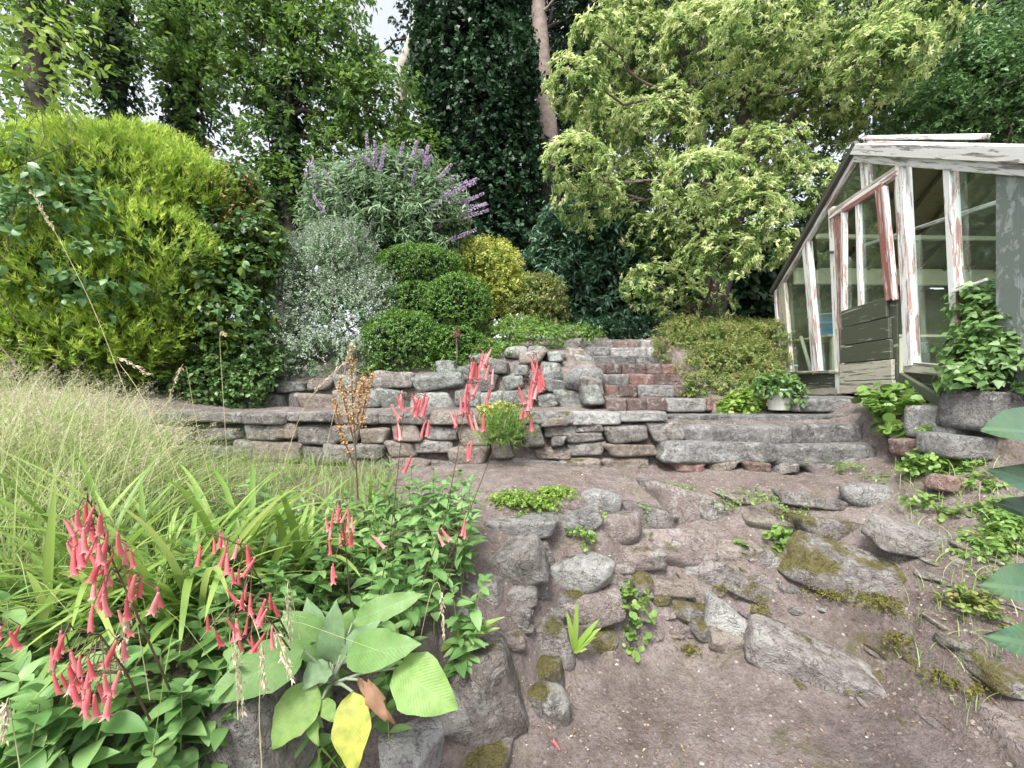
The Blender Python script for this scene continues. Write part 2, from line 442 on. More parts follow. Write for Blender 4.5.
M['big_dead'] = leaf_mat('broad_leaf_dead', [(0.24, 0.14, 0.085), (0.30, 0.19, 0.12)], 0.15, 0.8, obj_random=True)

# ------------------------------------------------------------------ terrain
_ctl = []
def c2(px, py, Y):
    p = P(px, py, Y); _ctl.append((p.x, p.y, p.z))
for q in [(600,700,2.03),(560,760,1.70),(700,740,1.80),(640,655,2.36),(800,760,1.70),(690,640,2.5),
          (950,600,2.05),(950,660,1.88),(950,720,1.75),(950,540,2.3),(950,480,2.65),(870,480,3.1),(870,520,2.75),(870,560,2.5),(870,620,2.25),(870,670,2.12),(860,730,1.86),
          (780,480,3.2),(780,510,2.95),(780,550,2.7),(780,590,2.5),(780,625,2.38),(740,670,2.2),
          (700,480,3.3),(700,500,3.05),(700,540,2.8),(700,590,2.6),
          (600,480,3.3),(600,495,2.95),(600,520,2.68),(600,560,2.5),(600,600,2.42),(600,645,2.36),
          (510,490,2.9),(510,510,2.6),(510,560,2.3),(510,600,2.15),(525,640,2.05),
          (480,630,1.95),(430,650,1.75),(330,690,1.5),(230,700,1.3)]:
    c2(*q)
_ctl += [(-3,3.6,.9),(-1,3.6,.82),(1,3.6,.8),(2.5,3.55,.8),(3.2,3.2,.98),
         (-.3,1.60,0),(.02,1.74,0),(.2,2.05,0),(-.62,1.25,0),(-.78,.9,0),(.5,1.0,0),(1.5,1.0,0),(0,.3,0),(-.4,0,0),(2.4,1,.1),(3,1.2,.4),(3.2,1.8,.7),(3.3,2.5,1.1),
         (-.4,2.0,.52),(-.8,1.65,.50),(-1.05,1.15,.56),(-1.5,.8,.55),(-1.05,.7,.45),(-1,2.4,.68),(-2,2,.75),(-2,1.2,.7),(-3,1.5,.9),(-3,2.8,.95),(-1.5,3.0,.78),(-.3,2.9,.8),(-5,3,1.0),(-5,0,.8),(-2,0,.6),
         (-5,-3,.6),(0,-3,-.2),(4,-3,.2),(6,2,1.3)]
_ctl = np.array(_ctl)
def _tps():
    n = len(_ctl)
    A = np.linalg.norm(_ctl[:, None, :2] - _ctl[None, :, :2], axis=2)
    A = A - np.eye(n) * 0.01
    B = np.c_[np.ones(n), _ctl[:, :2]]
    K = np.block([[A, B], [B.T, np.zeros((3, 3))]])
    return np.linalg.solve(K, np.r_[_ctl[:, 2], 0, 0, 0])
_W = _tps()
def hA(X, Y):
    X = np.asarray(X, float); Y = np.asarray(Y, float)
    sh = X.shape
    Q = np.c_[np.clip(X.ravel(), -6, 6), np.clip(Y.ravel(), -4, 4)]
    out = np.zeros(len(Q))
    for i in range(0, len(Q), 20000):
        q = Q[i:i+20000]
        D = np.linalg.norm(q[:, None] - _ctl[None, :, :2], axis=2)
        out[i:i+20000] = D @ _W[:-3] + _W[-3] + q @ _W[-2:]
    return out.reshape(sh)
def sst(a, b, x):
    t = np.clip((x - a) / (b - a), 0, 1)
    return t * t * (3 - 2 * t)
_vn = np.random.default_rng(3)
_ph = _vn.uniform(0, 6.28, (24, 2)); _fr = _vn.normal(0, 1, (24, 2))
def wob(X, Y, s=1.0):
    o = 0
    for i in range(24):
        k = 1.5 + i * 0.9
        o = o + np.sin(_fr[i, 0] * k * X / s + _fr[i, 1] * k * Y / s + _ph[i, 0]) / (1 + i * 0.7)
    return o * 0.3
Y_WALL, Y_UP = 3.72, 5.0
SX0, SX1 = 1.12, 2.32           # the stair corridor
def y_wall(X):
    return np.where(X < 3.15, Y_WALL, np.maximum(Y_WALL - (X - 3.15) * 7, -1.0 - 0 * X))
STEP_Y = [4.62 + 0.345 * i for i in range(7)]
STEP_Z = [1.29 + 0.150 * (i + 1) for i in range(7)]
def hB(X, Y):
    z = 1.255 + 0.06 * sst(3.8, 5.0, Y)
    z = z + sst(-3.0, -4.8, X) * 0.3
    z = z + sst(2.5, 3.1, X) * (0.03 * sst(3.75, 4.1, Y) + 0.10 * sst(4.0, 4.5, Y))
    z = np.where(X > 3.0, np.maximum(z, 1.28 + 0.18 * sst(3.1, 3.5, X)), z)
    return z
def hC(X, Y):
    z = 1.70 + 0.28 * sst(5.0, 5.5, Y) + 0.45 * sst(5.4, 7.2, Y) + 0.035 * np.maximum(Y - 7.2, 0)
    right = 1.33 + 1.05 * sst(4.2, 6.6, Y) + 0.035 * np.maximum(Y - 7.2, 0)
    z = np.where(X > 1.7, right, z)
    return z - sst(-1.0, -4.0, X) * 0.1
def height(X, Y):
    X = np.asarray(X, float); Y = np.asarray(Y, float)
    z = hA(X, Y)
    B = Y > y_wall(X)
    zb = hB(X, Y)
    gh = X > 3.6          # under and beside the greenhouse the ground stays level
    C = np.where(X > 1.7, Y > 4.25, Y > Y_UP)
    far = Y > 6.4
    zc = hC(X, Y)
    e = X - 0.16 * (Y - 4.2)
    lev = sst(2.95, 3.4, e) * sst(6.3, 5.9, Y)
    zc = np.where(X > 1.7, zc * (1 - lev) + 1.40 * lev, zc)
    zz = np.where(C | far, zc, zb)
    st = (X > SX0) & (X < SX1)
    zs = np.full(X.shape, 1.25)
    for y, s in zip(STEP_Y, STEP_Z):
        zs = np.where(Y > y + 0.2, s - 0.06, zs)
    zz = np.where(st & (Y < 7.0), np.where(Y > 4.3, zs, zb), zz)
    z = np.where(B, zz, z)
    return z
def H(x, y):
    return float(height(np.array([x]), np.array([y]))[0])

def rayhit(px, py, y0=0.7, y1=3.7):
    Ys = np.linspace(y0, y1, 400)
    X = (px - 512) / FPX * Ys
    Z = EYE - (py - 384) / FPX * Ys
    h = height(X, Ys)
    below = np.where(Z <= h)[0]
    i = below[0] if len(below) else -1
    return Vector((X[i], Ys[i], Z[i]))

def ground():
    def axis(segs):
        out = []
        for a, b, s in segs:
            out += list(np.arange(a, b - 1e-6, s))
        out.append(segs[-1][1])
        return np.array(out)
    xs = axis([(-150, -20, 13), (-20, -6, 1.0), (-6, -2.5, .12), (-2.5, -1, .05), (-1, 2.6, .03), (2.6, 4, .05), (4, 8, .2), (8, 20, 1.0), (20, 150, 13)])
    ys = axis([(-40, -4, 4), (-4, .6, .25), (.6, 3.0, .03), (3.0, 3.74, .037), (3.74, 5.2, .05), (5.2, 9, .12), (9, 20, 1.0), (20, 160, 14)])
    Xg, Yg = np.meshgrid(xs, ys)
    Z = height(Xg, Yg)
    # creases round the walls stay; gentle unevenness everywhere
    amp = np.where(Yg < 3.72, 0.016, 0.014)
    Z = Z + wob(Xg, Yg, 0.35) * amp + wob(Xg + 5, Yg, 0.12) * 0.006 * (np.abs(Yg) < 9)
    Z = Z + 0.8 * sst(10, 60, Yg) * 3
    n, k = Xg.shape
    idx = np.arange(n * k).reshape(n, k)
    F = np.stack([idx[:-1, :-1], idx[:-1, 1:], idx[1:, 1:], idx[1:, :-1]], -1).reshape(-1, 4)
    me = mesh_np('ground', np.stack([Xg, Yg, Z], -1).reshape(-1, 3), F, True)
    o = put('ground', me, M['soil'], kind='structure')
ground()

# ------------------------------------------------------------------ rocks
def ico(sub):
    bm = bmesh.new()
    bmesh.ops.create_icosphere(bm, subdivisions=sub, radius=1)
    V = np.array([v.co[:] for v in bm.verts])
    F = np.array([[v.index for v in f.verts] for f in bm.faces])
    bm.free()
    return V, F
ICO = {k: ico(k) for k in (2, 3, 4, 5)}
def rock_data(seed, sub=3, boxy=0.6, facets=9, rough=0.05):
    rg = np.random.default_rng(seed)
    D, F = ICO[sub]
    ax = np.array([[1,0,0],[-1,0,0],[0,1,0],[0,-1,0],[0,0,1],[0,0,-1]], float)
    N = unit(np.r_[ax + rg.normal(0, 0.16, ax.shape), rg.normal(0, 1, (facets, 3))])
    d = np.r_[rg.uniform(.86, 1.0, 6), rg.uniform(.98, 1.25, facets)]
    dots = D @ N.T
    r = np.where(dots > 0.05, d / np.maximum(dots, 0.05), 9)
    k = 10.0 if boxy < 0.8 else 26.0
    rr = -np.log(np.exp(-k * r).sum(1)) / k          # soft minimum: worn edges
    rr = rr * boxy + (1 - boxy) * 0.92
    nz = 0
    for o in range(5):
        fr = rg.normal(0, 2.2 * 1.9 ** o, (4, 3)); ph = rg.uniform(0, 6.28, 4)
        nz = nz + np.sin(D @ fr.T + ph).sum(1) / 4 / 1.7 ** o
    V = D * (rr + rough * nz)[:, None]
    V = V / (V.max(0) - V.min(0))
    V = V - (V.max(0) + V.min(0)) / 2
    return V, F
ROCKS = {}
def cube_rock(seed, n=5, jit=.12, p=6.0, rough=.03):
    rg = np.random.default_rng(seed)
    bm = bmesh.new(); bmesh.ops.create_cube(bm, size=2)
    bmesh.ops.subdivide_edges(bm, edges=list(bm.edges), cuts=n, use_grid_fill=True)
    V = np.array([v.co[:] for v in bm.verts]); F = np.array([[v.index for v in f.verts] for f in bm.faces]); bm.free()
    D = V.copy()
    V = V / (np.abs(V) ** p).sum(1, keepdims=True) ** (1 / p)
    cj = rg.uniform(-jit, jit, (2, 2, 2, 3)) * np.array([1.0, .5, 1.2])
    u = (V + 1) / 2
    for a in (0, 1):
        for b in (0, 1):
            for c in (0, 1):
                w = (u[:, 0] if a else 1 - u[:, 0]) * (u[:, 1] if b else 1 - u[:, 1]) * (u[:, 2] if c else 1 - u[:, 2])
                V = V + w[:, None] * cj[a, b, c]
    nz = 0
    for o in range(5):
        fr = rg.normal(0, 1.6 * 1.9 ** o, (4, 3)); ph = rg.uniform(0, 6.28, 4)
        nz = nz + np.sin(V @ fr.T + ph).sum(1) / 3 / 1.6 ** o
    V = V + unit(D) * (rough * nz)[:, None]
    V = V / (V.max(0) - V.min(0))
    return V - (V.max(0) + V.min(0)) / 2, F
def rock_mesh(kind, i):
    key = (kind, i)
    if key not in ROCKS:
        if kind == 'wall':
            V, F = cube_rock(100 + i, 7, .42, 8.0, .055)
        elif kind == 'slab':
            V, F = cube_rock(300 + i, 7, .07, 12.0, .022)
        elif kind == 'round':
            V, F = rock_data(500 + i, 3, 0.5, 8, 0.05)
        else:
            V, F = rock_data(700 + i, 4, 0.95, 8, 0.055)
        ROCKS[key] = (V, F)
    return ROCKS[key]
RM = {}
def stone(name, parent, c, size, mat, kind='wall', rot=(0, 0, 0), seed=None):
    seed = random.randrange(10) if seed is None else seed
    key = (kind, seed, mat)
    if key not in RM:
        V, F = rock_mesh(kind, seed)
        RM[key] = mesh_np(name, V, F, True)
    Mx = Matrix.Translation(Vector(c)) @ Euler(rot).to_matrix().to_4x4() @ Matrix.Diagonal((size[0], size[1], size[2], 1))
    return put(name, RM[key], M[mat], parent, Mx)

def wall_stone(parent, x0, x1, y0, y1, Y, mat, depth=0.3, grow=1.17, name='stone', kind='wall', proud=None, tilt=None):
    w = (x1 - x0) / FPX * Y * grow; h = (y1 - y0) / FPX * Y * grow
    c = P((x0 + x1) / 2, (y0 + y1) / 2, Y)
    pr = random.uniform(-.03, .025) if proud is None else proud
    c.y += depth / 2 - pr - 0.06
    return stone(name, parent, c, (w, depth, h), mat, kind, (random.uniform(-.06, .06), random.uniform(-.05, .05) if tilt is None else tilt, random.uniform(-.08, .08)))

# lower terrace wall, coursed field stones
lw = thing('dry_stone_wall', 'low retaining wall of dark field stones along the bare terrace, below the upper shrub bed', 'wall', (-1, Y_WALL, .8))
low = [(194,240,426,443),(242,280,423,441),(274,297,420,440),(297,334,423,446),(237,255,441,460),(252,300,441,463),(302,326,446,465),(334,362,424,441),(326,350,443,462),
       (362,389,428,443),(390,422,424,441),(422,457,426,441),(350,386,443,458),(387,415,441,456),(415,450,438,453),(450,488,446,463),(457,490,424,446),(490,520,420,440),(489,512,442,458),
       (520,543,424,446),(542,569,416,426),(547,577,423,436),(564,604,430,443),(606,648,422,443),(648,684,423,441),(537,569,446,459),(569,606,443,456),(606,656,444,456),(552,566,436,447),
       (512,562,459,475),(561,602,456,473),(604,652,455,471),(430,470,460,475),(470,512,460,475),(577,606,421,431),
       (190,237,443,460),(200,250,460,475),(250,300,462,476),(300,345,464,477),(345,388,458,474),(388,430,456,474),
       (150,194,424,442),(105,150,424,444),(60,105,425,446),(150,190,442,462),(100,150,444,464),(20,60,426,448),(50,100,447,468)]
for q in low:
    wall_stone(lw, *q, Y_WALL - .05, 'rock')
for a, b in [(150,196),(196,245),(245,290),(290,338),(338,380),(380,430),(430,478),(478,530),(530,572),(572,618),(618,664)]:
    wall_stone(lw, a, b, 411 + random.uniform(0, 2), 423 + random.uniform(-1, 2), Y_WALL - .03, 'rock' if a < 480 else 'pale', 0.36, 1.08, 'coping_stone', 'slab', 0.02, random.uniform(-.02, .02))

# long concrete slab steps to the greenhouse terrace
ss = thing('slab_steps', 'two wide grey concrete slab steps below the greenhouse door', 'steps', (2.3, 3.6, .8))
wall_stone(ss, 684, 790, 424, 444, 3.66, 'concrete', 0.5, 1.02, 'slab', 'slab', 0, 0)
wall_stone(ss, 786, 884, 424, 446, 3.66, 'concrete', 0.5, 1.02, 'slab', 'slab', 0, 0.01)
wall_stone(ss, 657, 776, 442, 464, 3.55, 'concrete', 0.5, 1.0, 'slab', 'slab', 0.02, 0.01)
wall_stone(ss, 775, 880, 443, 467, 3.53, 'concrete', 0.5, 1.0, 'slab', 'slab', 0, -0.01)
wall_stone(ss, 668, 884, 415, 425, 3.85, 'concrete', 0.4, 1.0, 'slab', 'slab', 0, 0)
for a, b, mt in [(668,706,'brick'),(708,738,'rock'),(740,772,'pink'),(774,800,'rock'),(800,846,'boulder')]:
    wall_stone(ss, a, b, 460, 473, 3.52, mt, 0.3, 1.0, 'brick', 'wall', 0)
# slab sill in front of the greenhouse
gs = thing('doorstep', 'long weathered grey stone doorstep in front of the greenhouse', 'step', (3.2, 4.1, 1.3))
wall_stone(gs, 792, 880, 397, 412, 4.05, 'concrete', 0.45, 1.0, 'slab', 'slab', 0, 0)
wall_stone(gs, 876, 945, 400, 420, 3.75, 'concrete', 0.4, 1.0, 'slab', 'slab', 0, 0.03)

# upper retaining wall
uw = thing('rubble_wall', 'higher rubble retaining wall of greenish grey stones below the clipped shrub', 'wall', (-1, Y_UP, 1.3))
up = [(256,272,374,388),(273,305,381,393),(307,335,378,391),(335,358,376,392),(358,378,378,388),(376,412,371,388),(414,464,371,390),(434,456,361,375),(265,287,392,408),(287,301,392,409),(300,335,393,411),(335,361,391,410),
      (360,383,390,408),(380,409,389,410),(409,456,390,410),(456,480,388,408),(457,475,364,382),(474,497,374,391),(480,504,390,409),(504,524,373,390),(515,530,364,376),(502,539,390,409),(530,546,376,392),(539,560,391,409),
      (542,564,361,380),(544,567,379,391),(557,597,390,409),(596,619,396,409),(228,258,378,392),(222,262,392,409),(520,545,352,366),(486,508,358,374),(470,490,352,364),(546,562,352,362)]
for q in up:
    lean = (409 - (q[2] + q[3]) / 2) * 0.0022 + (.18 if q[3] < 370 else 0)
    wall_stone(uw, *q, Y_UP - .08 + lean, 'rock_up' if random.random() < .8 else 'rock', 0.34)
wall_stone(uw, 564, 604, 367, 391, Y_UP - .12, 'pale', 0.4, 1.08, 'stone', 'round', 0.05)
for q in [(505,528,346,358),(553,566,352,361),(528,548,346,356)]:
    wall_stone(uw, *q, 5.35, 'pale', 0.25, 1.1, 'stone', 'round')
# side wall along the stair
for i in range(7):
    for j in range(2):
        z = STEP_Z[i] + 0.03 + 0.1 * j
        stone('stone', uw, (SX0 - 0.17 + random.uniform(-.03, .03), STEP_Y[i] + 0.2 + random.uniform(-.05, .05), z), (.3, .36, .26), random.choice(['rock_up', 'rock']), 'wall', (0, 0, random.uniform(-.2, .2)))

# brick stair
gst = thing('garden_steps', 'flight of worn reddish brick steps climbing past the ground cover to the dark shrubs', 'steps', (1.7, 4.6, 1.27))
for i in range(7):
    x = SX0 - 0.02
    while x < SX1 + 0.02:
        w = random.choice([.23, .34, .46]) if i < 4 else random.choice([.46, .6, .75])
        w = min(w, SX1 + 0.06 - x)
        if w > .08:
            mt = 'brick' if random.random() < (.7 if i < 4 else .3) else ('concrete' if random.random() < .6 else 'pale')
            stone('brick', gst, (x + w / 2, STEP_Y[i] + 0.19 + random.uniform(-.012, .012), STEP_Z[i] - 0.085 + random.uniform(-.008, .008)), (w * 1.03, .40, .170), mt, 'slab', (random.uniform(-.02, .02), random.uniform(-.02, .02), random.uniform(-.02, .02)))
        x += w

# rockery: stones bedded into the bank between terrace and path
rk = thing('rockery_bank', 'stepped bank of weathered grey and brown stones between the path and the terrace', 'rockery', (.4, 2.4, .2))
def bank_stone(x0, x1, y0, y1, mat='boulder', kind='boulder', rot=0.0, thick=None, lift=0.0, parent=rk, name='stone', yaw=None, seed=None, grow=1.24, hmax=9):
    c = rayhit((x0 + x1) / 2, (y0 + y1) / 2)
    s = c.y / FPX
    w = (x1 - x0) * s * grow; h = (y1 - y0) * s * grow
    d = thick if thick else max(0.75 * w, 0.14)
    dep = math.atan2((y0 + y1) / 2 - 384, FPX)
    hs = min(hmax, max((h - d * math.sin(dep) * 0.75) / math.cos(dep), 0.45 * h))
    c = c + Vector((c.x, c.y, c.z - EYE)).normalized() * (d * 0.18)
    c.z += lift
    return stone(name, parent, c, (w, d, hs), mat, kind, (random.uniform(-.15, .1), rot, random.uniform(-.2, .2) if yaw is None else yaw), seed)
for q in [(490,553,509,536,'pale','wall',0.0),(557,580,497,512,'boulder','round',0),(583,617,489,517,'pale','round',.2),(563,597,509,534,'pale','boulder',-.3),(596,639,512,546,'boulder','round',-.1),
          (619,669,499,527,'boulder','wall',.1),(656,705,484,530,'boulder','wall',.1),(645,706,526,568,'boulder','boulder',0),(608,656,540,569,'boulder','boulder',0),(477,541,540,586,'rock','boulder',-.25),
          (524,555,537,561,'boulder','boulder',.1),(548,609,550,588,'pale','boulder',-.2),(495,536,577,602,'rock','boulder',0),(561,618,581,619,'boulder','wall',-.2),(622,649,571,595,'mossy','round',0),
          (648,691,571,595,'rock','boulder',0),(668,706,594,621,'mossy','boulder',.1),(528,571,613,663,'boulder','wall',-.1),(578,613,622,650,'mossy','round',0),(442,477,607,633,'pale','boulder',-.2),
          (497,524,629,650,'boulder','round',0),(462,500,575,604,'boulder','boulder',0),(526,566,655,700,'mossy','boulder',0),(612,650,594,620,'boulder','boulder',0),(500,530,600,625,'boulder','boulder',.2),
          (712,752,538,566,'rock','boulder',0),(727,773,574,603,'mossy','boulder',.4),(757,784,548,572,'mossy','boulder',.3),(745,790,512,532,'rock','boulder',.1),(700,730,560,590,'boulder','boulder',.2),
          (690,722,500,520,'boulder','wall',0),(640,664,478,492,'boulder','wall',0),(780,830,490,508,'boulder','wall',.1),(712,760,488,502,'rock','wall',.05),
          (690,722,618,640,'mossy','boulder',.3),(945,975,636,655,'mossy','boulder',.3)]:
    bank_stone(*q[:4], mat=q[4], kind=q[5], rot=q[6])

rr_ = random.Random(77)
for _ in range(75):
    x = rr_.uniform(480, 800); y = rr_.uniform(505, 650)
    if y > 660 - max(0, (x - 640)) * .35 or (x < 520 and y > 620):
        continue
    w = rr_.uniform(12, 30); h = w * rr_.uniform(.5, .8)
    bank_stone(x - w / 2, x + w / 2, y - h / 2, y + h / 2, mat=rr_.choice(['boulder', 'boulder', 'mossy', 'rock']), kind=rr_.choice(['boulder', 'wall', 'round']), rot=rr_.uniform(-.3, .3), lift=-.02)
for _ in range(90):
    x = rr_.uniform(700, 1015); y = rr_.uniform(545, 740)
    if y > 640 + (x - 700) * .42:
        continue
    w = rr_.uniform(7, 24); h = w * rr_.uniform(.4, .7)
    bank_stone(x - w / 2, x + w / 2, y - h / 2, y + h / 2, mat=rr_.choice(['boulder', 'boulder', 'mossy', 'mossy', 'rock']), kind=rr_.choice(['boulder', 'wall', 'round']), rot=rr_.uniform(-.2, .4), lift=-.012)
def boulder(q, label, mat, kind='boulder', rot=0.0, thick=None, lift=0.0, yaw=None, seed=None, name='boulder', grow=1.08, hmax=9):
    o = bank_stone(*q, hmax=hmax, mat=mat, kind=kind, rot=rot, thick=thick, lift=lift, parent=None, name=name, yaw=yaw, seed=seed, grow=grow)
    return tag(o, label, 'stone')
boulder((435,528,628,748), 'big rounded lichen-spotted boulder at the corner of the flower bed beside the path', 'spotted', 'boulder', -.12, .42, 0, .3, 2)
boulder((525,568,685,735), 'small mossy stone wedged at the foot of the big lichen-spotted boulder', 'mossy', 'round')
boulder((362,442,706,790), 'pale angular block holding the bed, under the broad-leaved plant', 'pale', 'boulder', .2, .34, 0, -.3, 5)
boulder((372,442,636,712), 'brown stone half hidden behind the broad green leaf', 'boulder', 'boulder', -.3, .28)
boulder((458,512,730,790), 'low brown stone sunk in the path in front of the big boulder', 'mossy', 'round', 0, .3)
boulder((175,300,688,790), 'dark tilted slab edging the bed below hanging grass heads', 'rock', 'slab', -.32, .25, 0, -.2, 3)
boulder((296,350,688,750), 'dark stone between the tilted slab and the pale angular block', 'boulder', 'boulder', 0, .25)
boulder((700,758,603,650), 'pale streaked stone forming the end of a path step', 'pale', 'wall', .35, .2, 0, -.5)
boulder((710,750,630,660), 'dark stone tucked under the pale streaked step stone', 'rock', 'boulder', .3, .16)
boulder((750,878,632,714), 'long brown slab stone set diagonally as a path step', 'boulder', 'slab', .25, .26, .035, -.5, 1, grow=1.0, hmax=.2)
boulder((792,946,550,616), 'large stone with a thick moss top beside the sloping path', 'mossy', 'boulder', .16, .30, .0, -.35, 4)
boulder((880,972,526,563), 'smooth elongated grey stone lying on the slope right of the mossy stone', 'rock', 'wall', .16, .22, .02, -.2)
boulder((782,868,512,544), 'grey stone with a mossy crown below the terrace edge', 'mossy', 'wall', .1, .28)
boulder((843,896,485,516), 'rounded whitish stone on the terrace below the slab steps', 'pale', 'round', .05, .2, .02)
boulder((934,976,478,500), 'reddish flat stone among the yellow-green ground cover', 'pink', 'boulder', .2, .2, .03)
boulder((902,958,440,461), 'flat pinkish stone below the clump of round-leaved weeds', 'pink', 'slab', -.06, .25, .03)
boulder((1000,1060,716,790), 'squared stone at the lower end of the path bank', 'boulder', 'wall', .1, .3)
boulder((976,1040,655,690), 'dark moss-covered step stone below the blue-green leaves', 'mossy', 'slab', .12, .3)
b = stone('concrete_block', None, P(1006, 411, 2.72) + Vector((0, .1, -.01)), (.42, .35, .30), 'concrete', 'slab', (0.02, 0.06, .1), 2)
tag(b, 'large square grey concrete block below the ivy beside the greenhouse', 'block')
b = stone('stone_block', None, P(958, 424, 2.95) + Vector((0, .1, 0)), (.30, .35, .26), 'pale', 'slab', (0, 0, .1), 3)
tag(b, 'rough pale stone block between the concrete block and round-leaved weeds', 'block')
b = stone('stone_block', None, P(972, 448, 2.75) + Vector((0, .1, 0)), (.36, .3, .17), 'pale', 'slab', (0, 0.05, .0), 6)
tag(b, 'rough pale stone block directly beneath the concrete block', 'block')

# loose pebbles and grit on the path and slope
def scatter_pebbles():
    n = 2600
    V0, F0 = ICO[2]
    bm = bmesh.new(); bmesh.ops.create_icosphere(bm, subdivisions=1, radius=1)
    V0 = np.array([v.co[:] for v in bm.verts]); F0 = np.array([[v.index for v in f.verts] for f in bm.faces]); bm.free()
    X = RNG.uniform(-.6, 3.0, n); Y = RNG.uniform(1.2, 3.6, n)
    z = height(X, Y) + wob(X, Y, .35) * .016
    keep = (z < 1.0) & ~((X < .3) & (z > .2))
    X, Y, z = X[keep], Y[keep], z[keep]; n = len(X)
    s = RNG.lognormal(-5.5, .5, n).clip(.002, .018)
    sc = np.stack([s, s * RNG.uniform(.6, 1, n), s * RNG.uniform(.4, .8, n)], 1)
    J = V0[None] * (1 + RNG.normal(0, .12, (n, len(V0), 1)))
    V = J * sc[:, None] + np.stack([X, Y, z], 1)[:, None]
    F = F0[None] + (np.arange(n) * len(V0))[:, None, None]
    me = mesh_np('pebbles', V.reshape(-1, 3), F.reshape(-1, 3), True, {'rnd': np.repeat(RNG.random(n), len(V0))})
    m, t, bs = new_mat('pebble'); a = t.nodes.new('ShaderNodeAttribute'); a.attribute_name = 'rnd'
    t.links.new(ramp(t, a.outputs['Fac'], [(0, (.10, .075, .066)), (.7, (.24, .195, .178)), (.94, (.36, .32, .295)), (1, (.50, .46, .43))]), bs.inputs['Base Color'])
    bs.inputs['Roughness'].default_value = .9
    o = put('pebbles', me, m, kind='stuff')
    tag(o, 'small loose pebbles and grit scattered over the bare path', 'gravel')
scatter_pebbles()

# ------------------------------------------------------------------ leaf machinery
T_RHOMB = (np.array([[0,0,0],[.42,.5,.06],[1,0,-.08],[.42,-.5,.06]]), np.array([[0,2,1],[0,3,2]]))
T_LEAF = (np.array([[0,0,0],[.25,.38,.05],[.6,.42,.03],[1,0,-.14],[.6,-.42,.03],[.25,-.38,.05],[.5,0,-.02]]), np.array([[0,6,1],[1,6,2],[2,6,3],[3,6,4],[4,6,5],[5,6,0]]))
T_NEEDLE = (np.array([[0,.5,0],[0,-.5,0],[1,0,0]]), np.array([[0,1,2]]))
T_SPRAY = (np.array([[0,0,0],[.5,.5,.05],[.35,.12,0],[1,0,.05],[.35,-.12,0],[.5,-.5,.05]]), np.array([[0,2,1],[0,3,2],[0,4,3],[0,5,4]]))
T_IVY = (np.array([[0,0,0],[.1,.42,.02],[.42,.34,.02],[1,0,-.12],[.42,-.34,.02],[.1,-.42,.02],[.4,0,-.05]]), np.array([[0,6,1],[1,6,2],[2,6,3],[3,6,4],[4,6,5],[5,6,0]]))
T_ROUND = (np.array([[0,0,0],[.2,.45,.05],[.65,.5,.04],[.95,.2,0],[.95,-.2,0],[.65,-.5,.04],[.2,-.45,.05]]), np.array([[0,2,1],[0,3,2],[0,4,3],[0,5,4],[0,6,5]]))

def leaves(o, d, n, L, W, tmpl, rnd):
    """instances of a leaf template -> V, F, rnd"""
    tv, tf = tmpl
    d = unit(d); s = unit(np.cross(n, d)); n = np.cross(d, s)
    L = np.broadcast_to(L, (len(o),)); W = np.broadcast_to(W, (len(o),))
    V = o[:, None] + (L[:, None] * tv[:, 0])[..., None] * d[:, None] + (W[:, None] * tv[:, 1])[..., None] * s[:, None] + (L[:, None] * tv[:, 2])[..., None] * n[:, None]
    F = tf[None] + (np.arange(len(o)) * len(tv))[:, None, None]
    return V.reshape(-1, 3), F.reshape(-1, tf.shape[1]), np.repeat(rnd, len(tv))

def join(parts):
    Vs, Fs, Rs = [], [], []
    k = 0
    for V, F, r in parts:
        Vs.append(V); Fs.append(F + k); Rs.append(r); k += len(V)
    return np.concatenate(Vs), np.concatenate(Fs), np.concatenate(Rs)

def blobs_px(lst, Y=None, dz=0.85):
    """pixel ellipses at a distance -> (centre, radii); depth radius like the width"""
    out = []
    for b in lst:
        px, py, rx, ry = b[:4]
        y = b[4] if len(b) > 4 else Y
        out.append((np.array(P(px, py, y)), np.array([rx, min(rx, ry) * dz * 1.1, ry]) / FPX * y))
    return out

def sample_blobs(bl, n, rg, r0=.72, r1=1.06, up=0.15, lump=0.22):
    w = np.array([(r[0] * r[2] + r[0] * r[1] + r[1] * r[2]) for _, r in bl]); w /= w.sum()
    which = rg.choice(len(bl), n, p=w)
    D = unit(rg.normal(0, 1, (n, 3)) + np.array([0, 0, up]))
    C = np.array([c for c, _ in bl])[which]; Rr = np.array([r for _, r in bl])[which]
    fr = rg.normal(0, 3.2, (6, 3)); ph = rg.uniform(0, 6.28, (6, 1)) + which[None] * 1.7
    lu = np.sin(fr @ D.T + ph).mean(0) * 1.6
    rad = rg.uniform(r0, r1, n) ** 0.7 * (1 + lump * lu)
    return C + D * Rr * rad[:, None], D

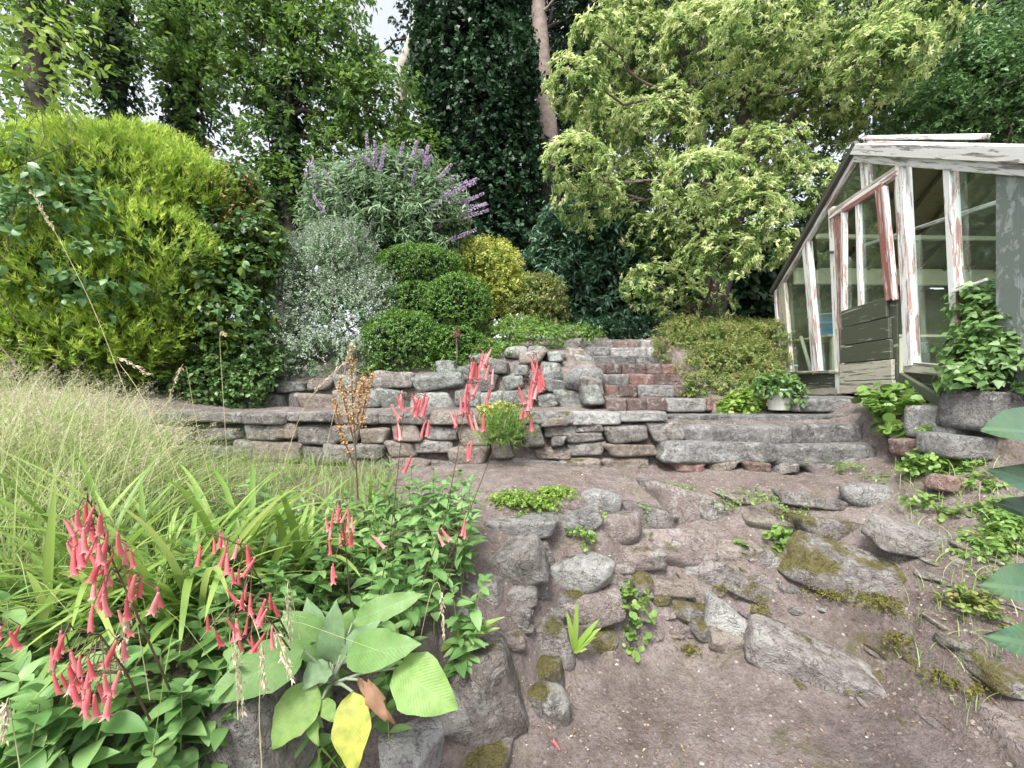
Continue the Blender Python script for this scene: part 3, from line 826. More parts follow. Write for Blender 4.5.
def twig_leaves(p, d, rg, per, tl, L, W, tmpl, droop=0.3, spread=0.9, flat=0.6, rosette=False, vary=0.35, rnd_amp=0.35):
    n = len(p)
    d = unit(d)
    s = np.tile((np.arange(per) + .5) / per, n) * tl
    if rosette:
        s = s * 0.25 + tl * 0.75
    P0 = np.repeat(p, per, 0); D0 = np.repeat(d, per, 0)
    perp = unit(np.cross(D0, rg.normal(0, 1, D0.shape)))
    ld = D0 * (1 - spread * .6) + perp * spread + np.array([0, 0, -droop]) * rg.uniform(.3, 1.2, (len(P0), 1))
    o = P0 + D0 * (s * rg.uniform(.7, 1.2, len(P0)))[:, None] + np.array([0, 0, -.25 * droop]) * (s ** 2)[:, None]
    nn = np.array([0, 0, 1.0]) * flat + D0 * (1 - flat) + rg.normal(0, .35, D0.shape)
    LL = L * (1 + vary * rg.uniform(-1, 1, len(P0)))
    tw = np.repeat(rg.random(n), per)
    rnd = np.clip(tw * (1 - rnd_amp) + rg.random(len(P0)) * rnd_amp, 0, 1)
    return leaves(o, ld, nn, LL, LL * W / L, tmpl, rnd)

def tube(pts, radii, sides=7):
    pts = np.asarray([tuple(p) for p in pts], float); n = len(pts)
    radii = np.broadcast_to(radii, (n,)) if np.ndim(radii) else np.full(n, radii)
    T = unit(np.gradient(pts, axis=0))
    ref = np.array([0.31, 0.17, 0.93]) if abs(T[0, 2]) < .9 else np.array([1.0, 0.1, 0])
    V = []
    a = np.linspace(0, 2 * np.pi, sides, endpoint=False)
    for i in range(n):
        s = unit(np.cross(ref, T[i])); u = np.cross(T[i], s)
        V.append(pts[i] + radii[i] * (np.cos(a)[:, None] * s + np.sin(a)[:, None] * u))
    V = np.concatenate(V)
    F = []
    for i in range(n - 1):
        for j in range(sides):
            k = (j + 1) % sides
            F.append((i * sides + j, i * sides + k, (i + 1) * sides + k, (i + 1) * sides + j))
    return V, np.array(F), np.zeros(len(V))

def curve_pts(a, b, n=7, sag=0.0, wig=0.05, rg=RNG):
    a = np.array(a, float); b = np.array(b, float)
    t = np.linspace(0, 1, n)[:, None]
    L = np.linalg.norm(b - a)
    off = np.zeros((n, 3)); off[1:-1] = rg.normal(0, wig * L, (n - 2, 3))
    return a + (b - a) * t + np.array([0, 0, sag * L]) * (4 * t * (1 - t)) + off

def plant(name, label, cat, base, bl, nt, per, tl, L, W, mat, tmpl=T_RHOMB, seed=1, stems=None, stem_mat='bark', stem_r=.04, crown='foliage', trunk='stem', group=None,
          r0=.72, r1=1.06, up=.25, lump=.22, droop=.3, spread=.9, flat=.6, rosette=False, lift=.4, n_twig=0, rnd_amp=.35, inner=None):
    rg = np.random.default_rng(seed)
    base = Vector(base)
    t = thing(name, label, cat, base, group)
    p, d = sample_blobs(bl, nt, rg, r0, r1, up, lump)
    d = unit(d + np.array([0, 0, lift]) + rg.normal(0, .35, d.shape))
    parts = [twig_leaves(p, d, rg, per, tl, L, W, tmpl, droop, spread, flat, rosette, rnd_amp=rnd_amp)]
    V, F, r = join(parts)
    me = mesh_np(crown, V, F, False, {'rnd': r})
    put(crown, me, M[mat], t, recentre(me, base), 'stuff')
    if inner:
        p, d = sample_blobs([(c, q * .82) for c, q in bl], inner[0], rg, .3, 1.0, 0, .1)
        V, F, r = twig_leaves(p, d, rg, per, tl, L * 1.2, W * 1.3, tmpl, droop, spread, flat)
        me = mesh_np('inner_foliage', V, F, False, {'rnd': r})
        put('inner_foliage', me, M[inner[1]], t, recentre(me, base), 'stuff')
    # limbs from the base to the heart of each clump, then to twigs
    tb = []
    if stems is None:      # low plants root under each of their clumps
        stems = [base] if stem_r >= .006 else [Vector(c) - Vector((0, 0, float(q[2]) * .9)) for c, q in bl]
    for c, q in bl:
        s = min(stems, key=lambda v: (Vector(c) - Vector(v)).length)
        pts = curve_pts(s, c, 7, .02, .05, rg)
        tb.append(tube(pts, np.linspace(stem_r, stem_r * .35, 7), 6))
        for k in range(n_twig):
            dd = unit(rg.normal(0, 1, 3) + np.array([0, 0, .4]))
            tb.append(tube(curve_pts(pts[rg.integers(3, 7)], c + dd * q * .95, 5, .0, .06, rg), np.linspace(stem_r * .3, stem_r * .08, 5), 4))
    V, F, r = join(tb)
    me = mesh_np('branches', V, F, True)
    put('branches', me, M[stem_mat], t, recentre(me, base), 'stuff' if stem_r < .006 else None)
    return t

def trunk_part(t, name, pts, radii, mat, sides=10):
    V, F, r = tube(pts, radii, sides)
    me = mesh_np(name, V, F, True)
    return put(name, me, M[mat], t, recentre(me, WM[t.name].translation))

# ------------------------------------------------------------------ woodland behind
def gz(x, y):
    return H(x, y) + 2.4 * float(sst(10, 60, np.array(y)))
def gp(px, Y):
    x = (px - 512) / FPX * Y
    return Vector((x, Y, gz(x, Y) - .05))

def ivy_column(t, pts, rad, n, L, mat, rg, name='ivy'):
    pts = np.asarray([tuple(p) for p in pts]); k = rg.random(n) * (len(pts) - 1); i = np.minimum(k.astype(int), len(pts) - 2); f = (k - i)[:, None]
    c = pts[i] * (1 - f) + pts[i + 1] * f
    a = rg.uniform(0, 6.28, n)
    d = np.stack([np.cos(a), np.sin(a), rg.uniform(-.3, .3, n)], 1)
    lum = 1 + .35 * np.sin(c[:, 2] * 2.2 + a * 2) + .25 * np.sin(c[:, 2] * 5 + a * 3)
    rr = rad * rg.uniform(.7, 1.1, n) * lum
    V, F, r = leaves(c + d * rr[:, None], d * .5 + np.array([0, 0, -.8]) + rg.normal(0, .3, d.shape), d + np.array([0, 0, .4]), L, L * .9, T_IVY if L > .2 else T_RHOMB, rg.random(n))
    me = mesh_np(name, V, F, False, {'rnd': r})
    put(name, me, M[mat], t, recentre(me, WM[t.name].translation), 'stuff')

rg = np.random.default_rng(21)
b0 = gp(287, 10)
tA = plant('broadleaf_tree', 'spreading dark-trunked broadleaf tree behind the golden conifer hedge and buddleia', 'tree', b0,
    blobs_px([(325,62,56,42),(262,40,45,40),(382,120,40,45),(305,100,50,35),(240,95,25,30),(300,-10,60,40),(285,195,26,26),(262,175,20,20),(310,185,22,20),(420,170,30,35),(350,160,45,30),(270,150,30,25)], 10),
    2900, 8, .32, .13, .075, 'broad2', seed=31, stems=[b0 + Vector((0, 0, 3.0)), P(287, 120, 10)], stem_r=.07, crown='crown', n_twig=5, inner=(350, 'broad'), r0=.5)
ivy_column(tA, [b0, P(290,220,10), P(287,150,10), P(284,60,10)], .28, 2200, .14, 'ivytree', rg)
trunk_part(tA, 'trunk', [b0, P(290,220,10), P(287,150,10), P(284,80,10), P(290,0,10), P(285,-60,10)], [.30,.26,.22,.17,.12,.06], 'bark')

b1 = gp(118, 9.5)
tB = plant('ivy_clad_tree', 'slim ivy-clad tree with bright leaves standing against the white sky behind the hedge', 'tree', b1,
    blobs_px([(140,25,55,35),(90,50,32,30),(165,65,28,25),(60,20,40,30),(115,95,22,25),(40,70,25,25)], 9.5),
    850, 8, .30, .12, .07, 'broad2', seed=32, stems=[P(118,60,9.5)], stem_r=.05, crown='crown', n_twig=4, r0=.4)
pts = [b1, P(120,200,9.5), P(117,120,9.5), P(120,50,9.5), P(112,-20,9.5)]
trunk_part(tB, 'trunk', pts, [.22,.2,.17,.15,.1], 'bark'); ivy_column(tB, pts, .24, 2600, .13, 'ivytree', rg)

b2 = gp(186, 10.5)
tC = plant('ivy_clad_tree', 'taller ivy-clad tree between the slim tree and the dark-trunked tree', 'tree', b2,
    blobs_px([(205,20,45,35),(180,50,25,28),(225,60,24,22),(190,95,22,26),(165,0,40,30),(210,130,20,20)], 10.5),
    1100, 8, .32, .13, .075, 'broad2', seed=33, stems=[P(186,60,10.5)], stem_r=.06, crown='crown', n_twig=4, r0=.4)
pts = [b2, P(188,200,10.5), P(184,120,10.5), P(188,50,10.5), P(186,-30,10.5)]
trunk_part(tC, 'trunk', pts, [.3,.28,.25,.2,.15], 'bark'); ivy_column(tC, pts, .34, 4200, .14, 'ivytree', rg)

b3 = gp(42, 8.5)
tD = plant('woodland_tree', 'thick-trunked tree in shade at the far end of the golden hedge', 'tree', b3,
    blobs_px([(20,10,45,30),(55,45,25,25),(5,70,30,28),(70,-5,40,25),(30,110,25,22)], 8.5),
    420, 8, .28, .11, .065, 'broad2', seed=34, stems=[P(40,60,8.5)], stem_r=.05, crown='crown', n_twig=4, r0=.4)
trunk_part(tD, 'trunk', [b3, P(46,160,8.5), P(40,90,8.5), P(34,20,8.5), P(28,-40,8.5)], [.26,.24,.22,.2,.16], 'bark')

b4 = gp(478, 10.5)
tE = plant('ivy_covered_tree', 'tall dark ivy-covered evergreen tree behind the purple buddleia', 'tree', b4,
    blobs_px([(475,40,42,60),(470,120,42,60),(480,200,40,55),(460,270,45,50),(500,260,40,60),(505,80,35,60),(450,170,30,40),(510,160,30,60),(440,60,28,50),(480,-20,50,50),(455,0,40,50)], 10.5),
    7500, 8, .22, .12, .09, 'ivytree', seed=35, stems=[P(478,200,10.5), P(478,60,10.5)], stem_r=.06, crown='crown', inner=(2000, 'darkleaf'), r0=.55, lump=.28)
trunk_part(tE, 'trunk', [b4, P(480,250,10.5), P(478,100,10.5), P(478,-20,10.5)], [.35,.3,.25,.18], 'bark')

b5 = gp(556, 12.5)
tF = plant('pine_tree', 'tall tree with a straight bare greyish pink trunk above the dark shrubs', 'tree', b5,
    blobs_px([(575,60,28,50),(600,10,40,40),(560,-30,60,40),(585,130,26,40),(515,20,20,30),(560,200,40,45)], 13),
    3000, 10, .4, .16, .05, 'darkleaf', seed=36, stems=[P(545,30,12.5)], stem_r=.06, crown='crown', n_twig=4, r0=.3)
trunk_part(tF, 'trunk', [b5, P(553,230,12.5), P(548,130,12.5), P(543,70,12.5), P(538,0,12.5), P(534,-50,12.5)], [.36,.32,.30,.27,.22,.2], 'pine_bark', 12)
trunk_part(tF, 'broken_branch', [P(541,14,12.4), P(549,6,12.3), P(556,-4,12.3)], [.06,.045,.03], 'pine_bark', 6)

b6 = gp(402, 12)
tG = plant('birch_tree', 'slender pale-barked tree with a kinked stem between the dark trees', 'tree', b6,
    blobs_px([(440,-20,36,26),(360,70,22,18),(425,70,18,25)], 12.5),
    700, 8, .35, .11, .06, 'broad2', seed=37, stems=[P(415,30,12)], stem_r=.04, crown='crown', n_twig=4, r0=.35)
trunk_part(tG, 'trunk', [b6, P(400,200,12), P(401,100,12), P(403,66,12), P(412,40,12), P(417,22,12), P(414,0,12), P(405,-30,12)], [.2,.19,.17,.16,.15,.13,.12,.1], 'birch_bark')
trunk_part(tG, 'branch', [P(416,24,12), P(425,16,12), P(432,4,12), P(436,-20,12)], [.09,.08,.07,.05], 'birch_bark', 6)

dark_spots = [('dark evergreen filling the gap between the pine trunk and the yellow-green tree', 605, 14, [(600,150,45,90),(625,250,50,70),(640,60,60,70),(590,300,60,50)]),
    ('dark evergreen behind the middle of the yellow-green tree', 730, 13, [(720,120,70,110),(740,250,80,80),(760,20,80,80)]),
    ('dark evergreen behind the greenhouse roof and green shrub', 900, 12, [(880,110,70,90),(960,120,80,80),(880,0,80,70),(980,10,80,70),(850,240,60,60),(910,60,50,50),(1050,60,80,90)]),
    ('dark evergreen standing behind the tall ivy-covered tree', 480, 14.5, [(470,60,70,90),(490,200,70,100),(540,120,50,110),(550,260,60,70),(440,250,50,60)]),
    ('low dark evergreen thicket behind the foot of the yellow-green tree', 700, 10.5, [(690,290,70,45),(770,290,60,50),(620,300,50,40),(730,330,70,25),(830,300,50,50)]),
    ('low dark evergreen behind the grey and green clipped shrubs', 390, 13, [(380,260,60,50),(310,260,60,50),(450,290,60,50),(480,250,40,40)]),
    ('low dark evergreen behind the golden conifer hedge', 190, 12, [(170,240,70,55),(60,230,80,60),(250,240,50,45)])]
for i, (lab, px, Y, bl) in enumerate(dark_spots):
    bb = gp(px, Y)
    t = plant('evergreen_tree', lab, 'tree', bb, blobs_px(bl, Y), 3400, 8, .35, .17, .11, 'darkleaf', seed=50 + i, stem_r=.1, crown='crown', r0=.4, n_twig=2, group='dark evergreens of the wood')
    trunk_part(t, 'trunk', [bb, bb + Vector((.1, 0, 2.5)), bb + Vector((0, 0, 6))], [.3, .25, .15], 'bark')

# ------------------------------------------------------------------ shrubs of the upper bed
b = gp(700, 7.6)
pier = [(700,40,45,35),(640,60,40,32),(770,30,50,38),(840,20,55,35),(610,130,38,30),(580,95,30,25),(660,130,45,30),(730,110,40,30),(575,165,34,26),(590,205,32,24),(640,185,38,26),(700,180,42,28),(760,160,45,28),(820,130,40,28),
        (880,60,40,35),(860,95,35,25),(690,230,45,28),(745,215,42,26),(800,185,35,24),(650,235,28,18),(720,262,35,20),(655,285,32,18),(690,305,38,18),(920,20,45,28),(790,80,45,32),(680,-10,60,30),(600,40,30,22),(765,245,24,24),(625,20,30,30)]
pier = [(x, y, rx, ry, 7.3 + 0.9 * math.sin(i * 2.1) - (0.5 if y > 150 else 0)) for i, (x, y, rx, ry) in enumerate(pier)]
stems = [b + Vector((0, 0, .5)), P(705,200,7.7), P(745,90,7.7), P(685,120,7.7)]
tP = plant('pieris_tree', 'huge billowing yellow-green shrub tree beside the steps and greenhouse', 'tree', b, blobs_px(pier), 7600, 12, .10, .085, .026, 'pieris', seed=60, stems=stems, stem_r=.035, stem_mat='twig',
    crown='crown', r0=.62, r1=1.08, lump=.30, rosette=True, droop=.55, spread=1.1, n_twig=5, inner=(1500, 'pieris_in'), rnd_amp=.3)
for pp, rr in [([b, P(712,280,7.6), P(705,200,7.7), P(690,130,7.7), P(684,70,7.7), P(676,10,7.8)], [.16,.14,.12,.1,.08,.05]),
               ([b + Vector((.2, 0, 0)), P(735,240,7.6), P(735,170,7.7), P(748,90,7.7), P(770,30,7.7), P(790,-30,7.7)], [.14,.12,.11,.09,.07,.05]),
               ([P(735,170,7.7), P(800,110,7.6), P(845,70,7.6), P(890,30,7.6)], [.08,.07,.05,.03])]:
    trunk_part(tP, 'trunk', pp, rr, 'bark', 8)

b = gp(980, 7.3)
plant('leafy_shrub', 'tall bright green leafy shrub rising behind the greenhouse roof', 'shrub', b,
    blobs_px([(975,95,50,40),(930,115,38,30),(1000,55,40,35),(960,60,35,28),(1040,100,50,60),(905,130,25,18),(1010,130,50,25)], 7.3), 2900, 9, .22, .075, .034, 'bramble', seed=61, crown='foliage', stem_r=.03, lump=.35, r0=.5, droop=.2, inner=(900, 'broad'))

b = gp(575, 8.2)
plant('laurel_shrub', 'dark glossy-leaved shrub at the head of the brick steps', 'shrub', b,
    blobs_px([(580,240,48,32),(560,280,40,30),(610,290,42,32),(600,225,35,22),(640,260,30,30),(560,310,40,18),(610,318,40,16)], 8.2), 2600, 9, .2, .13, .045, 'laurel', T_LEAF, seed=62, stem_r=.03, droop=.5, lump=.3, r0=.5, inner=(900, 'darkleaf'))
b = gp(486, 7.2)
plant('golden_shrub', 'bright golden-yellow rounded shrub behind the clipped green shrub', 'shrub', b,
    blobs_px([(488,270,34,28),(470,260,22,18),(505,290,22,22),(480,295,28,22)], 7.2), 2400, 10, .1, .042, .02, 'gold', seed=63, stem_r=.015, lump=.2, inner=(500, 'box'))
b = gp(538, 7.0)
plant('variegated_bush', 'small mottled pink and green bush between the golden shrub and dark glossy shrub', 'shrub', b,
    blobs_px([(540,298,22,20),(525,312,20,16),(552,312,14,14)], 7.0), 900, 10, .1, .05, .022, 'cover', seed=64, stem_r=.012)
b = gp(420, 5.9)
plant('clipped_shrub', 'dense cloud-clipped green shrub above the rubble wall', 'shrub', b,
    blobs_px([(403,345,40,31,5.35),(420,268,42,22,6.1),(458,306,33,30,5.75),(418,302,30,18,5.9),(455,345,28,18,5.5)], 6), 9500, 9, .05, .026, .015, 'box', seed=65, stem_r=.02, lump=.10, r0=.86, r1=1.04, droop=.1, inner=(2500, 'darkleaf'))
b = gp(320, 5.7)
plant('silver_shrub', 'silver-grey small-leaved shrub overhanging the rubble wall', 'shrub', b,
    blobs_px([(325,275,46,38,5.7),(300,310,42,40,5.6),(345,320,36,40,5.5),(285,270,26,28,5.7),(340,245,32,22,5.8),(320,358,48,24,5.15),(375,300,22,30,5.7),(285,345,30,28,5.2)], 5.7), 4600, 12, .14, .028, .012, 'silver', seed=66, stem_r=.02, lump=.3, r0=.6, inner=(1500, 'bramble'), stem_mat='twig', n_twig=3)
# buddleia with flower spikes
b = gp(395, 6.9)
tb_ = plant('buddleia_bush', 'buddleia bush with lilac flower spikes rising behind the silver-grey shrub', 'shrub', b,
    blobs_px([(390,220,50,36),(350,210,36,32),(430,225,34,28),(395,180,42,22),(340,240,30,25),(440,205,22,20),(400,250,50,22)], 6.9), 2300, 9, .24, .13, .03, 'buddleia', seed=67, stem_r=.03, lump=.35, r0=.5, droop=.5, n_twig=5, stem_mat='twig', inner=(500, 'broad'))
spk = [((313,210),(307,178)),((322,195),(311,168)),((318,200),(313,165)),((369,163),(367,141)),((371,165),(364,158)),((412,160),(416,145)),((420,160),(422,152)),((424,170),(427,151)),((392,190),(394,178)),((405,185),(406,170)),
       ((440,195),(470,182)),((445,198),(468,186)),((440,205),(465,200)),((455,215),(480,206)),((460,218),(482,212)),((430,210),(446,195)),((432,230),(446,222)),((340,225),(347,205)),((352,215),(346,200)),((330,190),(321,180)),((365,240),(371,225)),((337,205),(330,186)),((385,195),(380,183)),((450,240),(470,232)),((430,190),(452,178)),((352,235),(356,252)),((325,215),(316,200)),((372,170),(373,157)),((348,196),(344,178)),((395,250),(388,262))]
rg = np.random.default_rng(5)
spk += [((x + 6, y + 4), (u + 8, v + 6)) for (x, y), (u, v) in spk[::3]] + [((380,172),(384,150)),((398,168),(402,148)),((350,182),(352,162)),((458,205),(478,196)),((335,198),(326,176)),((436,182),(448,168))]
for i, (a, c) in enumerate(spk):
    c = (a[0] + (c[0] - a[0]) * 1.3, a[1] + (c[1] - a[1]) * 1.3)
    Y = 6.9 - .35 + rg.uniform(-.25, .2)
    A = np.array(P(*a, Y)); B = np.array(P(*c, Y - .05))
    n = 150
    t_ = rg.random(n); ang = rg.uniform(0, 6.28, n)
    ax = unit(B - A); s = unit(np.cross(ax, [.3, .2, .9])); u = np.cross(ax, s)
    rr = .042 * (1 - .8 * t_)
    dd = np.cos(ang)[:, None] * s + np.sin(ang)[:, None] * u
    V, F, r = leaves(A + (B - A) * t_[:, None] + dd * rr[:, None] * .4, dd + ax * .4, rg.normal(0, 1, (n, 3)), .030, .026, T_RHOMB, rg.random(n))
    me = mesh_np('flower_spike', V, F, False, {'rnd': r})
    put('flower_spike', me, M['purple'], tb_, recentre(me, A))

# ground cover right of the steps
b = Vector((2.9, 5.2, H(2.9, 5.2)))
plant('ground_cover_shrub', 'low spreading heath-like ground cover between the brick steps and greenhouse', 'shrub', b,
    blobs_px([(690,338,35,18,6.3),(720,350,40,25,5.9),(745,370,35,28,5.3),(710,372,30,24,5.4),(740,395,26,18,4.8),(765,345,22,22,5.9),(680,352,25,16,6.0),(735,335,40,15,6.3),(700,390,14,16,4.9),(765,385,16,22,4.9)]), 5200, 11, .09, .034, .013, 'cover', seed=70, stem_r=.008, lump=.2, r0=.6, up=.6, stem_mat='twig', inner=(1500, 'box'))
b = Vector((2.5, 4.3, 1.33))
plant('lime_plant', 'bright lime-green leafy plant beside the white pot', 'plant', b, blobs_px([(745,405,14,10,4.35),(730,410,10,8,4.35)]), 160, 7, .06, .05, .04, 'lime', T_LEAF, seed=71, stem_r=.005)
b = Vector((-.5, 5.3, H(-.5, 5.3)))
plant('trailing_plant', 'low trailing green plant along the top of the rubble wall under the clipped shrub', 'plant', b, blobs_px([(440,362,30,7,5.2),(480,356,22,7,5.3),(380,372,24,6,5.1),(505,350,20,6,5.5)]), 420, 7, .08, .04, .022, 'box', seed=74, stem_r=.004, r0=.3)
b = Vector((.1, 6.3, H(.1, 6.3)))
plant('rockery_plants', 'loose grey-green rockery plants on top of the rubble wall', 'plant', b, blobs_px([(500,338,30,9,5.9),(545,336,35,9,6.1),(475,345,16,9,5.6),(580,334,22,7,6.4),(520,327,34,9,6.6)]), 900, 8, .1, .05, .02, 'weed', seed=72, stem_r=.004, r0=.3)
b = Vector((1.7, 7.4, H(1.7, 7.4)))
plant('low_evergreen', 'low dark green plants across the top of the brick steps', 'plant', b, blobs_px([(600,331,40,8,7.4),(640,330,30,10,7.5),(560,328,30,10,7.3)]), 500, 8, .14, .08, .035, 'laurel', seed=73, stem_r=.006, r0=.3)

# ------------------------------------------------------------------ hedge and brambles on the left
def conifer_hedge():
    rg = np.random.default_rng(80)
    base = Vector((-5.0, 4.9, H(-5.0, 4.9)))
    t = thing('conifer_hedge', 'large overgrown golden-green conifer hedge above the long grass', 'hedge', base)
    bl = blobs_px([(130,205,75,65,4.9),(60,210,60,65,4.7),(10,220,60,70,4.5),(165,270,60,60,4.8),(90,280,70,55,4.5),(20,290,60,60,4.3),(180,320,38,48,4.7),(190,200,40,45,5.1),(130,330,50,40,4.5),(-50,230,60,80,4.3),(60,160,35,28,5.0),(150,165,45,30,5.1),(60,345,60,34,4.2),(0,345,60,38,4.1),(120,355,45,26,4.4)])
    p, d = sample_blobs(bl, 12500, rg, .8, 1.06, .25, .16)
    d = unit(d * .7 + np.array([0, 0, .75]) + rg.normal(0, .25, d.shape))
    V, F, r = twig_leaves(p, d, rg, 9, .13, .10, .030, T_SPRAY, -.15, .55, .1, rnd_amp=.3)
    me = mesh_np('foliage', V, F, False, {'rnd': r})
    put('foliage', me, M['thuja'], t, recentre(me, base), 'stuff')
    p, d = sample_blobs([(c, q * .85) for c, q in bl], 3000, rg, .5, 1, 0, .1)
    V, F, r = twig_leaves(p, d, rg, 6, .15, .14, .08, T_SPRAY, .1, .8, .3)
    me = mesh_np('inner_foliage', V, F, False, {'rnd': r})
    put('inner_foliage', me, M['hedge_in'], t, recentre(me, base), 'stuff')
    tb = []
    for x, y in [(-5.4, 4.9), (-4.6, 5.0), (-3.8, 5.0), (-6, 4.6)]:
        a = Vector((x, y, H(x, y) - .05))
        tb.append(tube([a, a + Vector((0, 0, 1)), a + Vector((.05, 0, 2.2))], [.09, .07, .03], 7))
    V, F, r = join(tb)
    me = mesh_np('trunks', V, F, True); put('trunk', me, M['bark'], t, recentre(me, base))
conifer_hedge()
b = Vector((-5.0, 3.9, H(-5.0, 3.9)))
plant('bramble', 'bramble with broad dark leaves scrambling over the left end of the golden hedge', 'shrub', b, blobs_px([(30,180,40,30,4.0),(60,215,45,30,4.1),(95,255,40,25,4.2),(20,245,45,35,3.9),(110,290,25,25,4.2)]), 230, 8, .22, .085, .06, 'bramble', T_LEAF, seed=81, stem_r=.0025, r0=.75, r1=1.15, droop=.5, stem_mat='green_stem')
b = Vector((-3.6, 4.6, H(-3.6, 4.6)))
plant('bramble', 'bramble with pale flower sprays in the dark gap between golden hedge and silver shrub', 'shrub', b, blobs_px([(205,285,28,28,4.75),(245,270,25,24,5.0),(230,320,35,30,4.8),(215,245,25,25,5.0),(260,240,22,26,5.2),(200,225,25,30,5.2),(235,200,22,26,5.4)]), 560, 8, .2, .075, .05, 'bramble', T_LEAF, seed=82, stem_r=.004, r0=.6, r1=1.15, droop=.5, stem_mat='twig', n_twig=2, inner=(700, 'hedge_in'))
b = Vector((-3.3, 4.7, H(-3.3, 4.7)))
plant('ground_ivy', 'patch of small-leaved ivy spilling down the end of the rubble wall', 'ivy', b, blobs_px([(245,350,30,22,4.85),(225,375,30,25,4.8),(260,372,18,20,4.85),(240,395,25,10,4.75),(195,385,30,20,4.75)]), 1500, 7, .08, .05, .038, 'ivy', seed=83, stem_r=.004, r0=.6, droop=.6)
b = Vector((-3.9, 5.0, H(-3.9, 5.0)))
plant('dead_shrub', 'tangle of bare reddish-brown twigs in the dark gap beside the golden hedge', 'shrub', b, blobs_px([(225,190,24,22,5.1),(205,165,20,15,5.1),(235,225,18,20,5.1)]), 120, 5, .2, .04, .015, 'rust', seed=84, stem_r=.008, n_twig=26, stem_mat='twig')
b = Vector((-4.6, 3.4, 1.2))
plant('leafy_sapling', 'young light-green leafy sapling leaning over the hedge', 'tree', b, blobs_px([(35,60,45,28,3.9),(55,95,35,22,4.0),(20,110,30,20,3.9),(5,35,30,25,3.8),(60,30,25,15,4.0)]), 60, 7, .26, .095, .045, 'lime', T_LEAF, seed=85, stem_r=.006, droop=.4, r0=.3, stem_mat='twig', n_twig=2)

# ------------------------------------------------------------------ greenhouse
GD = Vector(((578 - 512) / FPX, 1, 0)).normalized()        # along the gable, away from the camera
GN = Vector((GD.y, -GD.x, 0))                              # along the ridge, into the house
GA = P(861, 146, 4.2)                                      # apex of the gable
def gt(px):
    r = (px - 512) / FPX
    return (r * GA.y - GA.x) / (GD.x - r * GD.y)
def G(px, py, off=0.0):
    q = GA + GD * gt(px)
    q.z = EYE - (py - 384) / FPX * q.y
    return q - GN * off
GR = Vector((1, .035, 0)).normalized()                     # the ridge is not quite square to the gable
def Gt(t, z, inn=0.0):
    q = GA + GD * t
    q.z = z
    return q + (GR if inn > .02 else GN) * inn
def board(name, A, B, w, th, nrm, mat, parent, bev=0.004):
    A = Vector(A); B = Vector(B); n = Vector(nrm).normalized()
    x = (B - A); L = x.length; x.normalize()
    y = n.cross(x).normalized(); z = x.cross(y)
    bm = bmesh.new()
    bmesh.ops.create_cube(bm, size=1)
    for v in bm.verts:
        v.co = Vector((v.co.x * L, v.co.y * w * random.uniform(.97, 1.03), v.co.z * th))
    bmesh.ops.bevel(bm, geom=list(bm.edges), offset=min(bev, th * .3), segments=1, affect='EDGES')
    me = bpy.data.meshes.new(name); bm.to_mesh(me); bm.free()
    Mx = Matrix((x, y, z)).transposed().to_4x4(); Mx.translation = (A + B) / 2
    return put(name, me, M[mat], parent, Mx)
def pane(name, pts, parent, th=.004):
    pts = [Vector(p) for p in pts]
    n = (pts[1] - pts[0]).cross(pts[-1] - pts[0]).normalized() * th / 2
    V = [p + n for p in pts] + [p - n for p in pts]; k = len(pts)
    bm = bmesh.new(); vs = [bm.verts.new(v) for v in V]
    bm.faces.new(vs[:k]); bm.faces.new(vs[k:][::-1])
    for i in range(k):
        bm.faces.new((vs[i], vs[i + k], vs[(i + 1) % k + k], vs[(i + 1) % k]))
    bmesh.ops.recalc_face_normals(bm, faces=bm.faces)
    me = bpy.data.meshes.new(name); bm.to_mesh(me); bm.free()
    return put(name, me, M['glass'], parent, recentre(me, sum(pts, Vector()) / k))

LEN = 3.3
SL = 0.613
z_ap = GA.z
t_back = gt(779); t_front = -t_back
z_eave = z_ap - SL * t_back
base = Gt(0, 1.50)
gh = thing('greenhouse', 'derelict timber greenhouse with flaking white and red paint and grimy panes', 'greenhouse', base)
OUT = -GN
def rz(t):
    return z_ap - SL * abs(t)
# rakes: dark far barge board, broad white weathered near barge boards
board('barge_board', Gt(t_back + .12, rz(t_back + .12) + .02, -.05), Gt(-.02, z_ap + .03, -.05), .07, .05, OUT, 'dark_wood', gh)
board('rake_rail', Gt(t_back, rz(t_back) - .06, -.01), Gt(0, z_ap - .06, -.01), .05, .05, OUT, 'white_paint', gh)
board('barge_board', Gt(.04, z_ap - .005, -.05), Gt(t_front - .1, rz(t_front - .1) - .005, -.05), .10, .05, OUT, 'grey_paint', gh)
board('barge_board', Gt(.02, z_ap - .105, -.03), Gt(t_front - .1, rz(t_front - .1) - .105, -.03), .085, .045, OUT, 'grey_paint', gh)
board('capping_strip', Gt(-.02, z_ap + .075, .02), Gt(-1.28, rz(1.28) + .10, .02), .035, .06, OUT, 'white_paint', gh)
